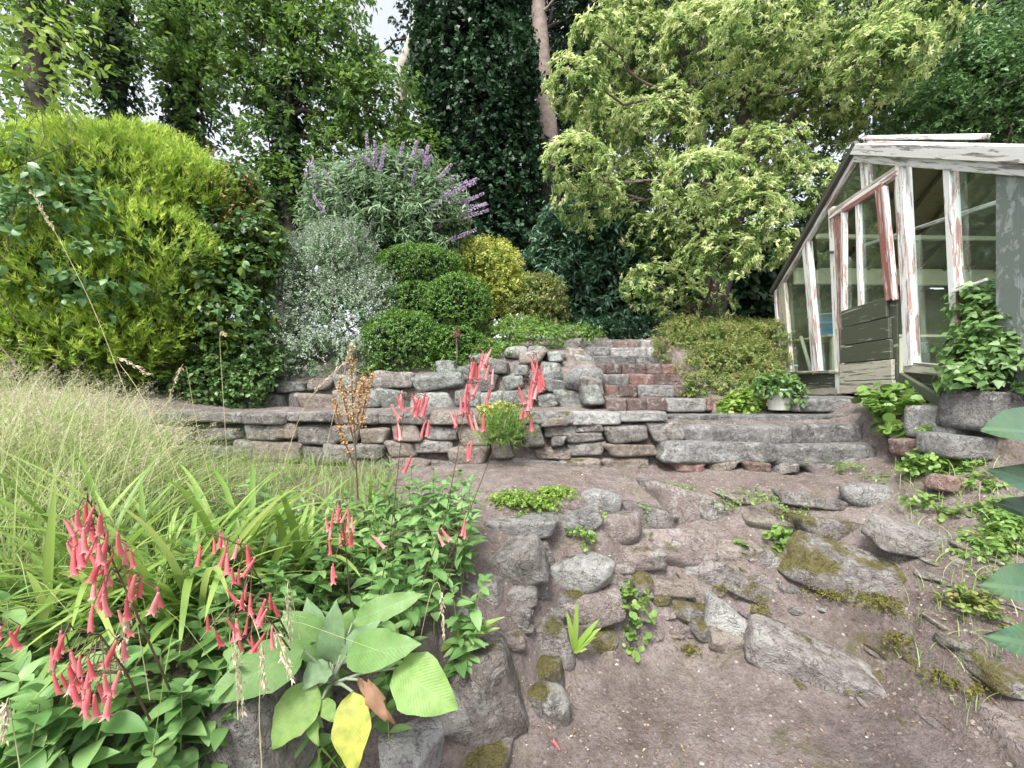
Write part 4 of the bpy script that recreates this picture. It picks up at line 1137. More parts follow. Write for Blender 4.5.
# posts in the gable
def post(xa, ya, xb, yb, wpx, mat, name='post', off=.0, th=.06):
    A = G(xa, ya, off); B = G(xb, yb, off)
    s = .86 * abs((GA + GD * gt(xa + wpx / 2)).y - (GA + GD * gt(xa - wpx / 2)).y) / GD.y
    return board(name, A, B, s, th, OUT, mat, gh)
post(783, 285, 790, 376, 8, 'green_bare', 'corner_board', .01, .05)
post(777, 290, 784, 376, 2.5, 'white_paint', 'corner_strip', .02, .04)
post(807, 243, 818, 374, 7, 'white_paint')
post(834, 208, 842, 394, 6, 'white_paint', 'door_frame', .01)
post(840, 214, 848, 394, 6, 'red_paint', 'door_frame', .015)
post(865, 152, 868, 196, 7, 'white_paint', 'king_post')
post(904, 163, 914, 366, 9, 'white_paint', 'post', .01, .08)
post(898, 180, 905, 300, 4, 'red_paint', 'door_frame', .0, .05)
post(907, 300, 912, 366, 5, 'red_paint', 'door_frame', .0, .05)
post(947, 165, 957, 352, 4, 'red_paint', 'post', .0, .05)
post(952, 165, 961, 352, 8, 'white_paint', 'post', .01, .07)
# weathered boards at the near side
for i in range(3):
    t0 = gt(999) - .02 - i * .155
    board('cladding_board', Gt(t0 - .07, 1.55, -.02), Gt(t0 - .07, rz(t0) - .09, -.02 - .003 * i), .152, .025, OUT, 'grey_board', gh)
# lintel over the door, level
zl = G(866, 196).z
board('lintel', Gt(gt(834), zl, -.03), Gt(gt(904), zl, -.03), .055, .06, OUT, 'white_paint', gh)
board('lintel', Gt(gt(834), zl + .055, -.02), Gt(gt(904), zl + .055, -.02), .035, .05, OUT, 'green_bare', gh)
# sills and base boards
board('base_board', G(792, 380, 0), G(843, 379, 0), .13, .05, OUT, 'green_paint', gh)
board('base_board', G(792, 390, -.01), G(843, 390, -.01), .12, .05, OUT, 'green_bare', gh)
board('sill', G(790, 372.5, .02), G(843, 371.5, .02), .03, .09, OUT, 'green_bare', gh)
board('sill', G(908, 367, .0), G(962, 371, .0), .09, .08, OUT, 'green_bare', gh)
board('base_board', G(908, 386, -.03), G(985, 396, -.03), .17, .04, OUT, 'green_paint', gh)
board('loose_board', G(908, 377, .06), G(968, 404, .16), .085, .04, OUT, 'green_paint', gh)
board('base_board', Gt(gt(960), 1.56, 0), Gt(t_front, 1.56, 0), .25, .04, OUT, 'green_paint', gh)
# the door
dr = put('door', None, None, gh, Matrix.Translation(G(874, 390)))
zt, zb = zl - .04, G(846, 392).z
tl, tr_ = gt(849), gt(902)
board('stile', Gt(tl, zb, -.045), Gt(tl, zt, -.045), .055, .045, OUT, 'white_paint', dr)
pts_ = [(848, 311, 893, 296.5), (848, 328, 896, 317), (847.5, 346, 898, 338.5), (847, 364, 899.5, 359), (846.5, 381.5, 901, 379.5), (846, 394, 902, 394)]
for i in range(5):
    a0 = G(*pts_[i][:2], .055); b0 = G(*pts_[i][2:], .055); a1 = G(*pts_[i + 1][:2], .055); b1 = G(*pts_[i + 1][2:], .055)
    w = ((a0 - a1).length + (b0 - b1).length) / 2 - .008
    board('plank', (a0 + a1) / 2, (b0 + b1) / 2, w, .03, OUT, 'green_paint' if i < 3 else 'green_bare', dr)
board('plank_back', Gt(tl, (zb + G(870, 300).z) / 2, -.03), Gt(tr_, (zb + G(870, 300).z) / 2, -.03), (G(870, 305).z - zb) * .96, .015, OUT, 'green_paint', dr)
zm = G(870, 306).z
tq = gt(867)
board('glazing_bar', Gt(tq + .02, zm, -.04), Gt(tq + .06, zt, -.04), .05, .04, OUT, 'white_paint', dr)
board('stile', G(897, 300, .05), G(886, 188, .05), .085, .045, OUT, 'red_paint', dr)
board('stile_edge', G(902, 300, .05), G(891, 186, .05), .03, .04, OUT, 'white_paint', dr)
board('top_rail', Gt(tl, zt - .0, -.05), Gt(gt(890), zt - .0, -.05), .05, .04, OUT, 'red_paint', dr)
pane('pane', [Gt(tq + .07, zm, -.03), Gt(gt(892), zm, -.03), Gt(gt(888), zt - .03, -.03), Gt(tq + .07, zt - .03, -.03)], dr)
pane('pane', [Gt(tl - .02, zm, -.03), Gt(tq + .07, zm, -.03), Gt(tq + .07, zm + .45, -.03), Gt(tl - .02, zm + .62, -.03)], dr)
ln = put('latch', None, None, dr, Matrix.Translation(G(838, 255, .06)))
board('latch_plate', G(834, 252, .06), G(839, 252, .06), .03, .02, OUT, 'dark_wood', dr)
bpy.data.objects.remove(ln)
# gable panes
def gpane(xa, xb, ztop=None, zbot=None, cut=True):
    ta, tb = gt(xa), gt(xb)
    za = min(rz(ta) - .08, ztop if ztop else 99); zb2 = min(rz(tb) - .08, ztop if ztop else 99)
    pane('pane', [Gt(ta, zbot, .012), Gt(tb, zbot, .012), Gt(tb, zb2, .012), Gt(ta, za, .012)], gh)
zs = G(815, 371).z
gpane(787, 811, None, zs); gpane(816, 836, None, zs)
gpane(838, 866, None, zl + .07); gpane(868, 903, None, zl + .07)
zs2 = G(935, 352).z
pane('pane', [Gt(gt(909), zs2, .012), Gt(gt(952), zs2, .012), Gt(gt(952), G(950, 214).z, .012), Gt(gt(909), G(909, 240).z, .012)], gh)
gpane(957, 999, None, 1.7)
pane('pane', [Gt(gt(909), 1.7, .02), Gt(gt(952), 1.7, .02), Gt(gt(952), 2.0, .02), Gt(gt(909), 1.95, .02)], gh)
# a slipped glass edge and stick across the near panes
board('slipped_bar', G(958, 292, .04), G(994, 279, .04), .022, .02, OUT, 'grey_paint', gh)
board('inner_brace', Gt(gt(840), G(843, 243).z, .3), Gt(gt(1000), G(1000, 196).z, .12), .03, .03, OUT, 'grey_paint', gh)
# back long wall (away from the camera), boarded below, plate beam, sloping board lining above
UPV = Vector((0, 0, 1))
BW = -GD
nb = 14
for k in range(nb):
    a = LEN * k / nb
    board('wall_board', Gt(t_back, 1.45, a + .12), Gt(t_back, 3.02, a + .12), LEN / nb - .008, .02, BW, 'olive_board', gh)
board('wall_plate', Gt(t_back - .35, 3.10, .05), Gt(t_back - .35, 3.10, LEN), .22, .06, BW, 'cream_wood', gh)
NSL = (GD * SL + UPV).normalized()
nrow = 12
for k in range(nrow):
    t0 = t_back * (k + .5) / nrow
    board('roof_board', Gt(t0, rz(t0) + .01, .02), Gt(t0, rz(t0) + .01, LEN), (t_back / nrow) * 1.16, .018, NSL, 'olive_board', gh)
for k in range(9):
    a = .35 + k * LEN / 9
    board('rafter', Gt(t_back, z_eave - .05, a), Gt(0.02, z_ap - .06, a), .035, .06, NSL, 'olive_board', gh)
    board('rafter', Gt(t_front, z_eave - .02, a), Gt(-0.02, z_ap - .03, a), .035, .06, (-GD * SL + UPV), 'white_paint', gh)
board('purlin', Gt(t_back * .5, rz(t_back * .5) - .1, .05), Gt(t_back * .5, rz(t_back * .5) - .1, LEN), .05, .05, BW, 'cream_wood', gh)
board('ridge_board', Gt(0, z_ap - .02, .04), Gt(0, z_ap - .02, LEN), .14, .04, BW, 'white_paint', gh)
for k in range(6):
    a, b_ = LEN * k / 6 + .06, LEN * (k + 1) / 6 + .04
    pane('pane', [Gt(t_front, z_eave + .02, a), Gt(t_front, z_eave + .02, b_), Gt(-.03, z_ap, b_), Gt(-.03, z_ap, a)], gh)
    pane('pane', [Gt(t_front, 2.1, a), Gt(t_front, 2.1, b_), Gt(t_front, z_eave, b_), Gt(t_front, z_eave, a)], gh)
    board('front_post', Gt(t_front, 1.4, a), Gt(t_front, z_eave, a), .05, .05, GD, 'white_paint', gh)
board('front_base_board', Gt(t_front, 1.75, 0.03), Gt(t_front, 1.75, LEN), .68, .04, GD, 'green_paint', gh)
# far gable, boarded
for k in range(12):
    t0 = t_front + (t_back - t_front) * (k + .5) / 12
    board('gable_board', Gt(t0, 1.4, LEN + .05), Gt(t0, rz(t0) - .02, LEN + .05), (t_back - t_front) / 12 - .006, .02, GN, 'olive_board', gh)
# floor and staging
board('staging', Gt(t_back - .45, 2.22, .15), Gt(t_back - .45, 2.22, LEN - .2), .75, .03, UPV, 'cream_wood', gh)
for a in (.3, 1.2, 2.2, 3.0):
    board('staging_leg', Gt(t_back - .8, 1.5, a), Gt(t_back - .8, 2.2, a), .05, .05, BW, 'cream_wood', gh)
board('staging', Gt(-.9, 2.10, .5), Gt(-.9, 2.22, LEN - .2), .6, .03, UPV, 'grey_board', gh)

def lathe(prof, sides=20):
    pr = np.array(prof); a = np.linspace(0, 2 * np.pi, sides, endpoint=False)
    V = np.stack([pr[:, 0][:, None] * np.cos(a), pr[:, 0][:, None] * np.sin(a), np.repeat(pr[:, 1][:, None], sides, 1)], -1).reshape(-1, 3)
    F = []
    for i in range(len(pr) - 1):
        for j in range(sides):
            k = (j + 1) % sides
            F.append((i * sides + j, i * sides + k, (i + 1) * sides + k, (i + 1) * sides + j))
    return V, np.array(F)
M['blue'] = plain_mat('dusty_blue_plastic', (0.09, 0.30, 0.66), (0.16, 0.38, 0.72), 12, .5, .05)
M['pale_blue'] = plain_mat('pale_blue_plastic', (0.42, 0.62, 0.70), (0.55, 0.72, 0.78), 12, .5, .05)
M['green_pl'] = plain_mat('green_plastic', (0.03, 0.36, 0.20), (0.06, 0.45, 0.26), 12, .4, .05)
M['terracotta'] = plain_mat('terracotta', (0.36, 0.15, 0.09), (0.46, 0.24, 0.16), 12, .9, .2)
M['white_pl'] = plain_mat('grubby_white_plastic', (0.52, 0.52, 0.48), (0.72, 0.72, 0.70), 14, .6, .1)
M['stick'] = plain_mat('pale_bare_wood', (0.42, 0.38, 0.30), (0.58, 0.54, 0.45), 18, .8, .1)
def tub(name, loc, rx, ry, h, mat, label, cat):
    V, F = lathe([(.0, 0), (.82, 0), (.86, .04), (.98, .92), (1.06, .92), (1.06, 1.0), (.95, 1.0), (.93, .9), (.8, .1), (0, .1)], 24)
    sq = 1 / np.maximum(np.abs(V[:, :1]) ** 4 + np.abs(V[:, 1:2]) ** 4, 1e-6) ** .25 * np.linalg.norm(V[:, :2], axis=1, keepdims=True)
    V[:, :2] *= np.where(np.linalg.norm(V[:, :2], axis=1, keepdims=True) > .01, sq, 1) ** (1 if rx != ry else 0)
    V = V * np.array([rx, ry, h])
    me = mesh_np(name, V, F, True)
    return tag(put(name, me, M[mat], None, Matrix.Translation(Vector(loc))), label, cat)
def ghp(px, py, Y):
    return P(px, py, Y)
tub('plastic_tub', Gt(t_back - .5, 2.24, .55), .30, .22, .17, 'blue', 'long dusty blue plastic tub on the bench inside the greenhouse', 'tub')
tub('plastic_box', Gt(t_back - .45, 2.42, .5), .24, .18, .12, 'pale_blue', 'pale blue plastic box sitting on top of the blue tub', 'box')
tub('plastic_bucket', Gt(-.75, 2.235, .75), .10, .10, .17, 'blue', 'small blue plastic bucket behind the right-hand greenhouse pane', 'bucket')
tub('plant_pot', Gt(-.95, 2.235, .80), .11, .11, .16, 'terracotta', 'terracotta plant pot next to the small blue bucket', 'pot')
tub('plastic_bottle', Gt(t_back - .25, 1.52, .08), .055, .055, .35, 'pale_blue', 'pale blue plastic container standing on the greenhouse floor by the corner board', 'bottle')
tub('watering_can', Gt(.75, 1.52, .35), .10, .10, .28, 'green_pl', 'bright green plastic can on the greenhouse floor beside the door', 'can')
tub('plant_pot', Gt(t_back - .3, 2.24, 1.25), .10, .10, .14, 'terracotta', 'terracotta plant pot on the bench beside the long blue tub', 'pot')
for nm, a, bb, lab in [('stake', G(793, 337, -.1), G(806, 371, -.06), 'thick pale wooden stake leaning inside the left-hand pane'), ('cane', G(818, 334, -.3), G(845, 348, -.3), 'thin pale cane lying across behind the greenhouse door frame')]:
    V, F, r = tube([a, (a + bb) / 2, bb], .022 if nm == 'stake' else .012, 8)
    me = mesh_np(nm, V, F, True); tag(put(nm, me, M['stick'], None, recentre(me, a)), lab, 'stick')
# soil floor inside
fl = mesh_np('floor', np.array([Gt(t_back, 1.5, .06), Gt(t_front, 1.5, .06), Gt(t_front, 1.5, LEN), Gt(t_back, 1.5, LEN)]), np.array([[0, 3, 2, 1]]))
put('floor', fl, M['soil'], gh)
# white pot with a plant
pc = P(779, 410, 4.15)
tub('flower_pot', pc, .115, .115, .22, 'white_pl', 'grubby white plastic pot standing beside the greenhouse doorstep', 'pot')
plant('potted_plant', 'trailing green plant growing in the grubby white pot', 'plant', pc + Vector((0, 0, .17)), blobs_px([(778,385,16,7,4.15),(768,388,10,7,4.1),(790,392,8,12,4.1)]), 150, 6, .07, .05, .035, 'ivy', T_LEAF, seed=90, stem_r=.004)
# ivy over the right end
plant('climbing_ivy', 'bright climbing ivy smothering the near corner of the greenhouse', 'ivy', Vector((3.25, 3.0, 1.42)), blobs_px([(992,350,26,30,2.9),(978,376,26,16,2.85),(1010,370,25,25,2.75),(985,315,14,18,3.0),(1015,325,14,30,2.85),(975,300,10,10,3.05)]), 760, 7, .12, .050, .046, 'ivy', T_IVY, seed=91, stem_r=.003, droop=.7, r0=.7, flat=.3, stem_mat='twig')
plant('round_leaved_weed', 'clump of fresh green round-leaved weeds at the end of the slab steps', 'plant', Vector((3.15, 3.35, 1.1)), blobs_px([(900,405,26,12,3.45),(915,420,26,14,3.3),(885,398,14,8,3.6),(930,425,14,10,3.2)]), 130, 6, .08, .07, .065, 'weed', T_ROUND, seed=92, stem_r=.004, droop=.1, flat=.9)
plant('yellow_green_cover', 'yellow-green leafy ground cover among the stones below the pale blocks', 'plant', Vector((3.0, 2.8, .95)), blobs_px([(935,465,30,9,2.85),(960,475,24,12,2.75),(985,490,26,14,2.55),(925,505,18,8,2.6),(960,520,22,9,2.45),(1000,525,24,20,2.35),(915,470,12,7,2.9),(940,435,16,6,3.0)]), 430, 7, .05, .032, .022, 'weed', T_ROUND, seed=93, stem_r=.003, droop=.3, flat=.8, r0=.3)
plant('bank_weeds', 'tangled green weeds on the bank under the blue-green leaves', 'plant', Vector((2.6, 2.2, .6)), blobs_px([(990,560,26,22,2.2),(1010,600,22,20,2.05),(970,600,16,9,2.1),(1015,540,16,22,2.2),(985,630,14,7,1.98)]), 420, 7, .07, .032, .018, 'weed', T_LEAF, seed=94, stem_r=.003, r0=.3)

# ------------------------------------------------------------------ small plants on the rockery
def tuft(name, label, q, n, L, W, mat, tmpl=T_LEAF, seed=1, up=.8, per=5, tl=.05):
    bl = []
    for (px, py, rx, ry) in q:
        c = rayhit(px, py + ry * .5); s = c.y / FPX
        bl.append((np.array(c) + np.array([0, -.01, .015]), np.array([rx * s, rx * s * .7, ry * s])))
    b = Vector(bl[0][0]) - Vector((0, 0, .02))
    return plant(name, label, 'plant', b, bl, n, per, tl, L, W, mat, tmpl, seed=seed, stem_r=.0025, up=up, r0=.2, droop=.2, flat=.7, stem_mat='green_stem')
tuft('stonecrop', 'bright yellow-green stonecrop cushion on the terrace edge above the rockery', [(515,500,30,9),(555,493,25,6),(540,505,20,8)], 700, .018, .012, 'lime', T_RHOMB, 101, 1.0, 6, .02)
tuft('rockery_weed', 'leafy green weed trailing down the stones above the gravel path', [(628,600,16,14),(640,620,12,12),(615,608,12,8),(632,640,6,10)], 75, .035, .028, 'weed', T_ROUND, 102)
tuft('small_weed', 'tiny bright weed tuft between two stones under the rounded stones', [(582,538,12,7),(600,520,7,5)], 30, .022, .018, 'weed', T_ROUND, 103)
tuft('small_weed', 'tiny round-leaved seedling by the moss in the middle of the rocky slope', [(778,540,10,12),(743,553,6,8)], 22, .035, .034, 'weed', T_ROUND, 104)
tuft('creeping_weed', 'yellowish creeping weed on the slope under the smooth grey stone', [(975,605,16,9),(955,600,10,6),(990,620,10,8)], 60, .024, .020, 'cover', T_ROUND, 105)
tuft('small_weed', 'small green seedling at the foot of the big lichen-spotted boulder', [(500,712,6,10)], 10, .02, .016, 'weed', T_ROUND, 106)
tuft('feathery_plant', 'feathery green plant tucked below the tilted slab and yellow leaf', [(290,752,24,10),(330,758,18,8),(255,765,20,8)], 120, .05, .008, 'weed', T_NEEDLE, 107, 1.0, 9, .06)
tuft('small_weed', 'sparse grey-green seedlings at the top of the rockery', [(640,512,14,5),(690,548,5,4)], 25, .02, .015, 'weed', T_ROUND, 108)
tuft('terrace_weeds', 'low weeds and dry bits scattered along the terrace edge', [(760,500,40,5),(720,508,20,4),(800,520,20,4),(680,492,20,4),(850,470,20,4),(880,480,16,5)], 190, .025, .014, 'weed', T_RHOMB, 109)
tuft('moss_patch', 'mat of olive moss spread over the sloping path', [(830,590,30,5),(880,600,40,6),(790,515,18,4),(940,680,24,6),(975,690,14,8),(900,640,22,5),(760,610,14,4),(690,650,12,5),(850,690,14,4),(720,590,10,4)], 1500, .011, .007, 'moss', T_RHOMB, 110, 1.0, 5, .01)
def strap_leaf_mesh(name, L, W, bend, seg=9, fold=.25, wave=0.0):
    V = []; F = []
    for i in range(seg + 1):
        t = i / seg
        w = W * (math.sin(math.pi * min(1, t * .85 + .15)) ** .6 if t < 1 else 0.02) * .5
        a = bend * t
        x = L * (math.sin(a) / bend if bend else t); z = -L * ((1 - math.cos(a)) / bend if bend else 0)
        wv = wave * math.sin(t * 17)
        V += [(x, -w, z + fold * w + wv), (x, 0, z), (x, w, z + fold * w - wv)]
    for i in range(seg):
        k = i * 3
        F += [(k, k + 3, k + 4, k + 1), (k + 1, k + 4, k + 5, k + 2)]
    return mesh_np(name, np.array(V), np.array(F), True)
def frame(base, d, n):
    x = Vector(d).normalized(); n = Vector(n)
    y = n.cross(x)
    if y.length < 1e-4:
        y = Vector((0, 1, 0)).cross(x)
    y.normalize(); z = x.cross(y)
    Mx = Matrix((x, y, z)).transposed().to_4x4(); Mx.translation = Vector(base)
    return Mx
for lab, basepx, tips in [('lime-green strap-leaved fern in the crevice above the gravel path', (573, 650), [(578,612),(592,640),(598,632),(570,620),(585,650),(596,625)]), ('lime-green strap-leaved fern on top of the big lichen-spotted boulder', (452, 642), [(498,622),(494,632),(478,624),(440,652),(490,627),(470,622)])]:
    c = rayhit(*basepx) + Vector((0, -.03, .01))
    t = thing('strap_fern', lab, 'fern', c)
    for q in tips:
        e = P(*q, c.y - .04)
        dv = e - c
        me = strap_leaf_mesh('frond', dv.length * 1.1, .03, .5, 8, .3, .004)
        put('frond', me, M['lime'], t, frame(c, dv + Vector((0, 0, dv.length * .2)), Vector((0, -.6, 1))))
    me_attr = None
M['lime_obj'] = leaf_mat('lime_frond', [(0.18, 0.30, 0.05), (0.27, 0.38, 0.09)], 0.3, .4, obj_random=True)
for o in bpy.data.objects:
    if o.name.startswith('frond'):
        o.data.materials.clear(); o.data.materials.append(M['lime_obj'])

# ------------------------------------------------------------------ grasses of the flower bed
def blades(p, az, hgt, lean, width, rnd, seg=5):
    n = len(p); t = np.linspace(0, 1, seg + 1)
    hd = np.stack([np.cos(az), np.sin(az), np.zeros(n)], 1)
    out = lean[:, None] * t ** 2
    zz = hgt[:, None] * (t - .38 * np.minimum(lean / np.maximum(hgt, .01), 1.3)[:, None] * t ** 2.5)
    C = p[:, None] + hd[:, None] * out[..., None]
    C[..., 2] += zz
    side = np.stack([-np.sin(az), np.cos(az), np.zeros(n)], 1)
    rot = RNG.uniform(-1, 1, n)
    side = unit(side + hd * rot[:, None])
    w = width[:, None] * (1 - t ** 1.6) * .5 + .0004
    V = np.stack([C - side[:, None] * w[..., None], C + side[:, None] * w[..., None]], 2).reshape(n, -1, 3)
    f = np.array([[2 * i, 2 * i + 1, 2 * i + 3, 2 * i + 2] for i in range(seg)])
    F = f[None] + (np.arange(n) * 2 * (seg + 1))[:, None, None]
    return V.reshape(-1, 3), F.reshape(-1, 4), np.repeat(rnd, 2 * (seg + 1)), C

def grass_patch(name, label, n, xr, yr, h, lean, w, mat, seed, mask=None, rb=0.0, rs=1.0):
    rg = np.random.default_rng(seed)
    X = rg.uniform(*xr, n); Y = rg.uniform(*yr, n)
    if mask is not None:
        k = mask(X, Y); X, Y = X[k], Y[k]
    n = len(X)
    p = np.stack([X, Y, height(X, Y) - .01], 1)
    V, F, r, C = blades(p, rg.uniform(0, 6.28, n), rg.uniform(.5, 1.1, n) * h * np.interp(X / Y, [-1.3, -1.0, -.75], [1.1, .95, .5]) ** (1 if h > .5 else 0), rg.uniform(.1, 1, n) * lean, rg.uniform(.6, 1.2, n) * w, np.clip(rb + rs * rg.random(n), 0, 1))
    me = mesh_np(name, V, F, True, {'rnd': r})
    o = put(name, me, M[mat], None, recentre(me, Vector(p.mean(0))), 'stuff')
    tag(o, label, 'grass')
    return C
left = lambda X, Y: (X / Y < -.80 - .10 * np.sin(Y * 4)) & (Y < 3.55)
C = grass_patch('long_grass', 'mass of long fine meadow grass filling the left of the flower bed', 9500, (-4.2, -.9), (1.35, 3.55), .80, .95, .0055, 'grass', 120, lambda X, Y: left(X, Y) & ((Y > 1.8) | (np.sin(X * 9) + np.sin(Y * 13) > .3)), 0, .9)
# feathery heads on the grass
def panicles():
    rg = np.random.default_rng(121)
    n = 330
    Y = rg.uniform(1.9, 3.4, n); k = rg.uniform(-1.45, -.86, n); X = k * Y
    keep = X > -4.4; X, Y = X[keep], Y[keep]; n = len(X)
    p = np.stack([X, Y, height(X, Y)], 1)
    az = rg.uniform(0, 6.28, n); hh = rg.uniform(.62, 1.05, n) * np.interp(X / Y, [-1.4, -1.0, -.7], [1.0, .80, .45]); le = rg.uniform(.1, .5, n)
    V1, F1, r1, C = blades(p, az, hh, le, np.full(n, .003), rg.uniform(.4, 1, n), 6)
    F1 = np.concatenate([F1[:, [0, 1, 2]], F1[:, [0, 2, 3]]])
    m = 70
    t = rg.uniform(.66, 1.0, (n, m))
    seg = np.clip((t * 6).astype(int), 0, 5); f = t * 6 - seg
    idx = np.arange(n)[:, None]
    c = C[idx, seg] * (1 - f)[..., None] + C[idx, seg + 1] * f[..., None]
    wdt = (1.02 - t) * .22 + .008
    off = rg.normal(0, 1, (n, m, 3)) * np.array([1, 1, .6]) * wdt[..., None] * .55
    o = (c + off).reshape(-1, 3); d = off.reshape(-1, 3) + np.array([0, 0, -.02]) + rg.normal(0, .02, o.shape)
    V2, F2, r2 = leaves(o, d, rg.normal(0, 1, o.shape), .016 * rg.uniform(.6, 1.3, len(o)), .0032, T_RHOMB, rg.random(len(o)))
    V, F, r = join([(V1, F1, r1), (V2, F2, r2)])
    me = mesh_np('grass_plumes', V, F, False, {'rnd': r})
    o = put('grass_plumes', me, M['plume'], None, recentre(me, Vector((-2.2, 2.4, .9))), 'stuff')
    tag(o, 'feathery straw-coloured grass heads in front of the golden hedge', 'grass')
panicles()
grass_patch('short_grass', 'fresh green grass among the flower stems in the middle of the bed', 2600, (-2.6, -.4), (1.9, 3.6), .24, .22, .006, 'grass', 122, lambda X, Y: (X / Y < -.30) & (X / Y > -.95), 0, .6)
grass_patch('dry_litter', 'dry straw and dead grass lying on the bare terrace', 2600, (-.4, 3.2), (2.3, 3.6), .02, .12, .0025, 'straw', 123)
grass_patch('edge_grass', 'thin grass tufts along the foot of the slope below the greenhouse', 1100, (1.9, 3.2), (1.7, 3.4), .14, .14, .0035, 'grass', 124, lambda X, Y: X / Y > .95)

def seed_head(i, pts, label, nseed=60, rad=.006, mat='plume', r=.0014):
    """one tall grass stalk: stem and a narrow hanging seed head"""
    base = Vector(pts[0])
    t = thing('grass_stalk', label, 'grass', base, None)
    P0 = np.array([tuple(p) for p in pts])
    k = np.linspace(0, 1, 14); u = np.linspace(0, 1, len(P0))
    # smooth resample
    sm = np.stack([np.interp(k, u, P0[:, j]) for j in range(3)], 1)
    for _ in range(2):
        sm[1:-1] = (sm[:-2] + sm[1:-1] * 2 + sm[2:]) / 4
    V, F, _r = tube(sm, np.linspace(r, r * .5, 14), 4)
    me = mesh_np('stem', V, F, True); put('stem', me, M['stick_grass'], t, recentre(me, base))
    rg = np.random.default_rng(900 + i)
    tt = rg.uniform(.72, 1.0, nseed); c = np.stack([np.interp(tt, k, sm[:, j]) for j in range(3)], 1)
    ax = unit(sm[-1] - sm[-4])
    d = ax + rg.normal(0, .35, (nseed, 3))
    V, F, rr = leaves(c + rg.normal(0, rad * .5, (nseed, 3)), d, rg.normal(0, 1, (nseed, 3)), .018, .005, T_RHOMB, rg.random(nseed))
    me = mesh_np('seed_head', V, F, False, {'rnd': rr}); put('seed_head', me, M[mat], t, recentre(me, base))
M['stick_grass'] = plain_mat('straw_stem', (0.38, 0.36, 0.18), (0.50, 0.46, 0.28), 20, .7, 0)
stalks = [([(238,720,1.05),(235,640,1.1),(232,625,1.0),(243,712,.98)], 'pale grass head hanging over the tilted slab edge'),
          ([(262,770,1.0),(258,700,1.0),(270,610,1.0),(292,680,.95)], 'pale grass head arching beside the sparse coral flowers'),
          ([(200,640,1.1),(240,590,1.05),(262,640,1.0),(265,690,.98)], 'pale grass head dangling under the sparse coral flowers'),
          ([(150,700,.95),(135,610,.95),(130,600,.95),(120,665,.9)], 'pale grass head crossing the thick coral flower cluster'),
          ([(20,768,.9),(12,720,.9),(8,690,.9),(2,740,.88)], 'whitish grass head hanging at the edge of the leafy bed'),
          ([(300,640,1.3),(290,585,1.25),(287,580,1.2),(290,640,1.2)], 'whitish grass head hanging beside the broad leaves'),
          ([(420,640,1.5),(432,585,1.5),(440,580,1.5),(444,637,1.48)], 'whitish grass head hanging over the pale stone by the boulder'),
          ([(215,500,1.9),(195,420,1.9),(185,352,1.9),(165,410,1.85)], 'tall nodding white grass head in front of the stone wall'),
          ([(180,480,1.7),(140,390,1.7),(110,352,1.7),(150,375,1.65)], 'tall arching straw grass head in front of the golden hedge'),
          ([(140,430,1.8),(95,310,1.8),(60,240,1.8),(30,190,1.8)], 'very tall green grass stem rising across the golden hedge'),
          ([(228,470,2.0),(222,380,2.0),(219,330,2.0),(225,335,2.0)], 'upright grass stem in front of the dark gap by the hedge'),
          ([(260,560,1.7),(285,460,1.75),(305,400,1.75),(345,362,1.75)], 'fine leaning grass stem in front of the silver shrub'),
          ([(310,520,1.9),(330,430,1.9),(345,370,1.9),(350,345,1.9)], 'fine upright grass stem beside the rusty dock spike')]
for i, (q, lab) in enumerate(stalks):
    seed_head(i, [P(*x) for x in q], lab)

# dock seed spike
def dock():
    rg = np.random.default_rng(130)
    base = P(358, 500, 2.2)
    t = thing('dock_plant', 'upright rusty brown dock seed spike in front of the stone walls', 'plant', base)
    sp = [[(358,500),(355,440),(352,390),(352,345)], [(356,450),(345,405),(340,378)], [(356,445),(366,400),(372,372)], [(356,470),(340,430),(335,400)], [(357,430),(360,395),(363,378)]]
    for q in sp:
        pts = [P(x, y, 2.2) for x, y in q]
        V, F, _ = tube(pts, np.linspace(.005, .0025, len(pts)), 5)
        me = mesh_np('stem', V, F, True); put('stem', me, M['red_stem'], t, recentre(me, base))
        A = np.array([tuple(p) for p in pts]); n = 230
        k = rg.uniform(.35 if q is sp[0] else .2, 1, n) * (len(A) - 1); i = np.minimum(k.astype(int), len(A) - 2); f = (k - i)[:, None]
        c = A[i] * (1 - f) + A[i + 1] * f + rg.normal(0, .010, (n, 3))
        V, F, r = leaves(c, rg.normal(0, 1, (n, 3)), rg.normal(0, 1, (n, 3)), .014, .012, T_RHOMB, rg.random(n))
        me = mesh_np('seeds', V, F, False, {'rnd': r}); put('seeds', me, M['rust'], t, recentre(me, base), 'stuff')
dock()
# dry clump growing from the terrace wall
plant('wall_shrub', 'spiky grey-green tuft with yellow top growing out of the stone wall', 'plant', P(505, 448, 3.55), blobs_px([(508,428,24,18,3.5),(500,436,22,14,3.45)]), 420, 8, .09, .05, .006, 'weed', T_NEEDLE, seed=131, stem_r=.004, up=.5, r0=.2, lift=1.0, spread=.5)
plant('yellow_flower_patch', 'little patch of yellow-green bloom on the wall coping', 'plant', P(500, 412, 3.6), blobs_px([(500,408,12,4,3.55),(484,411,6,3,3.55)]), 90, 6, .03, .025, .02, 'gold', seed=132, stem_r=.003)
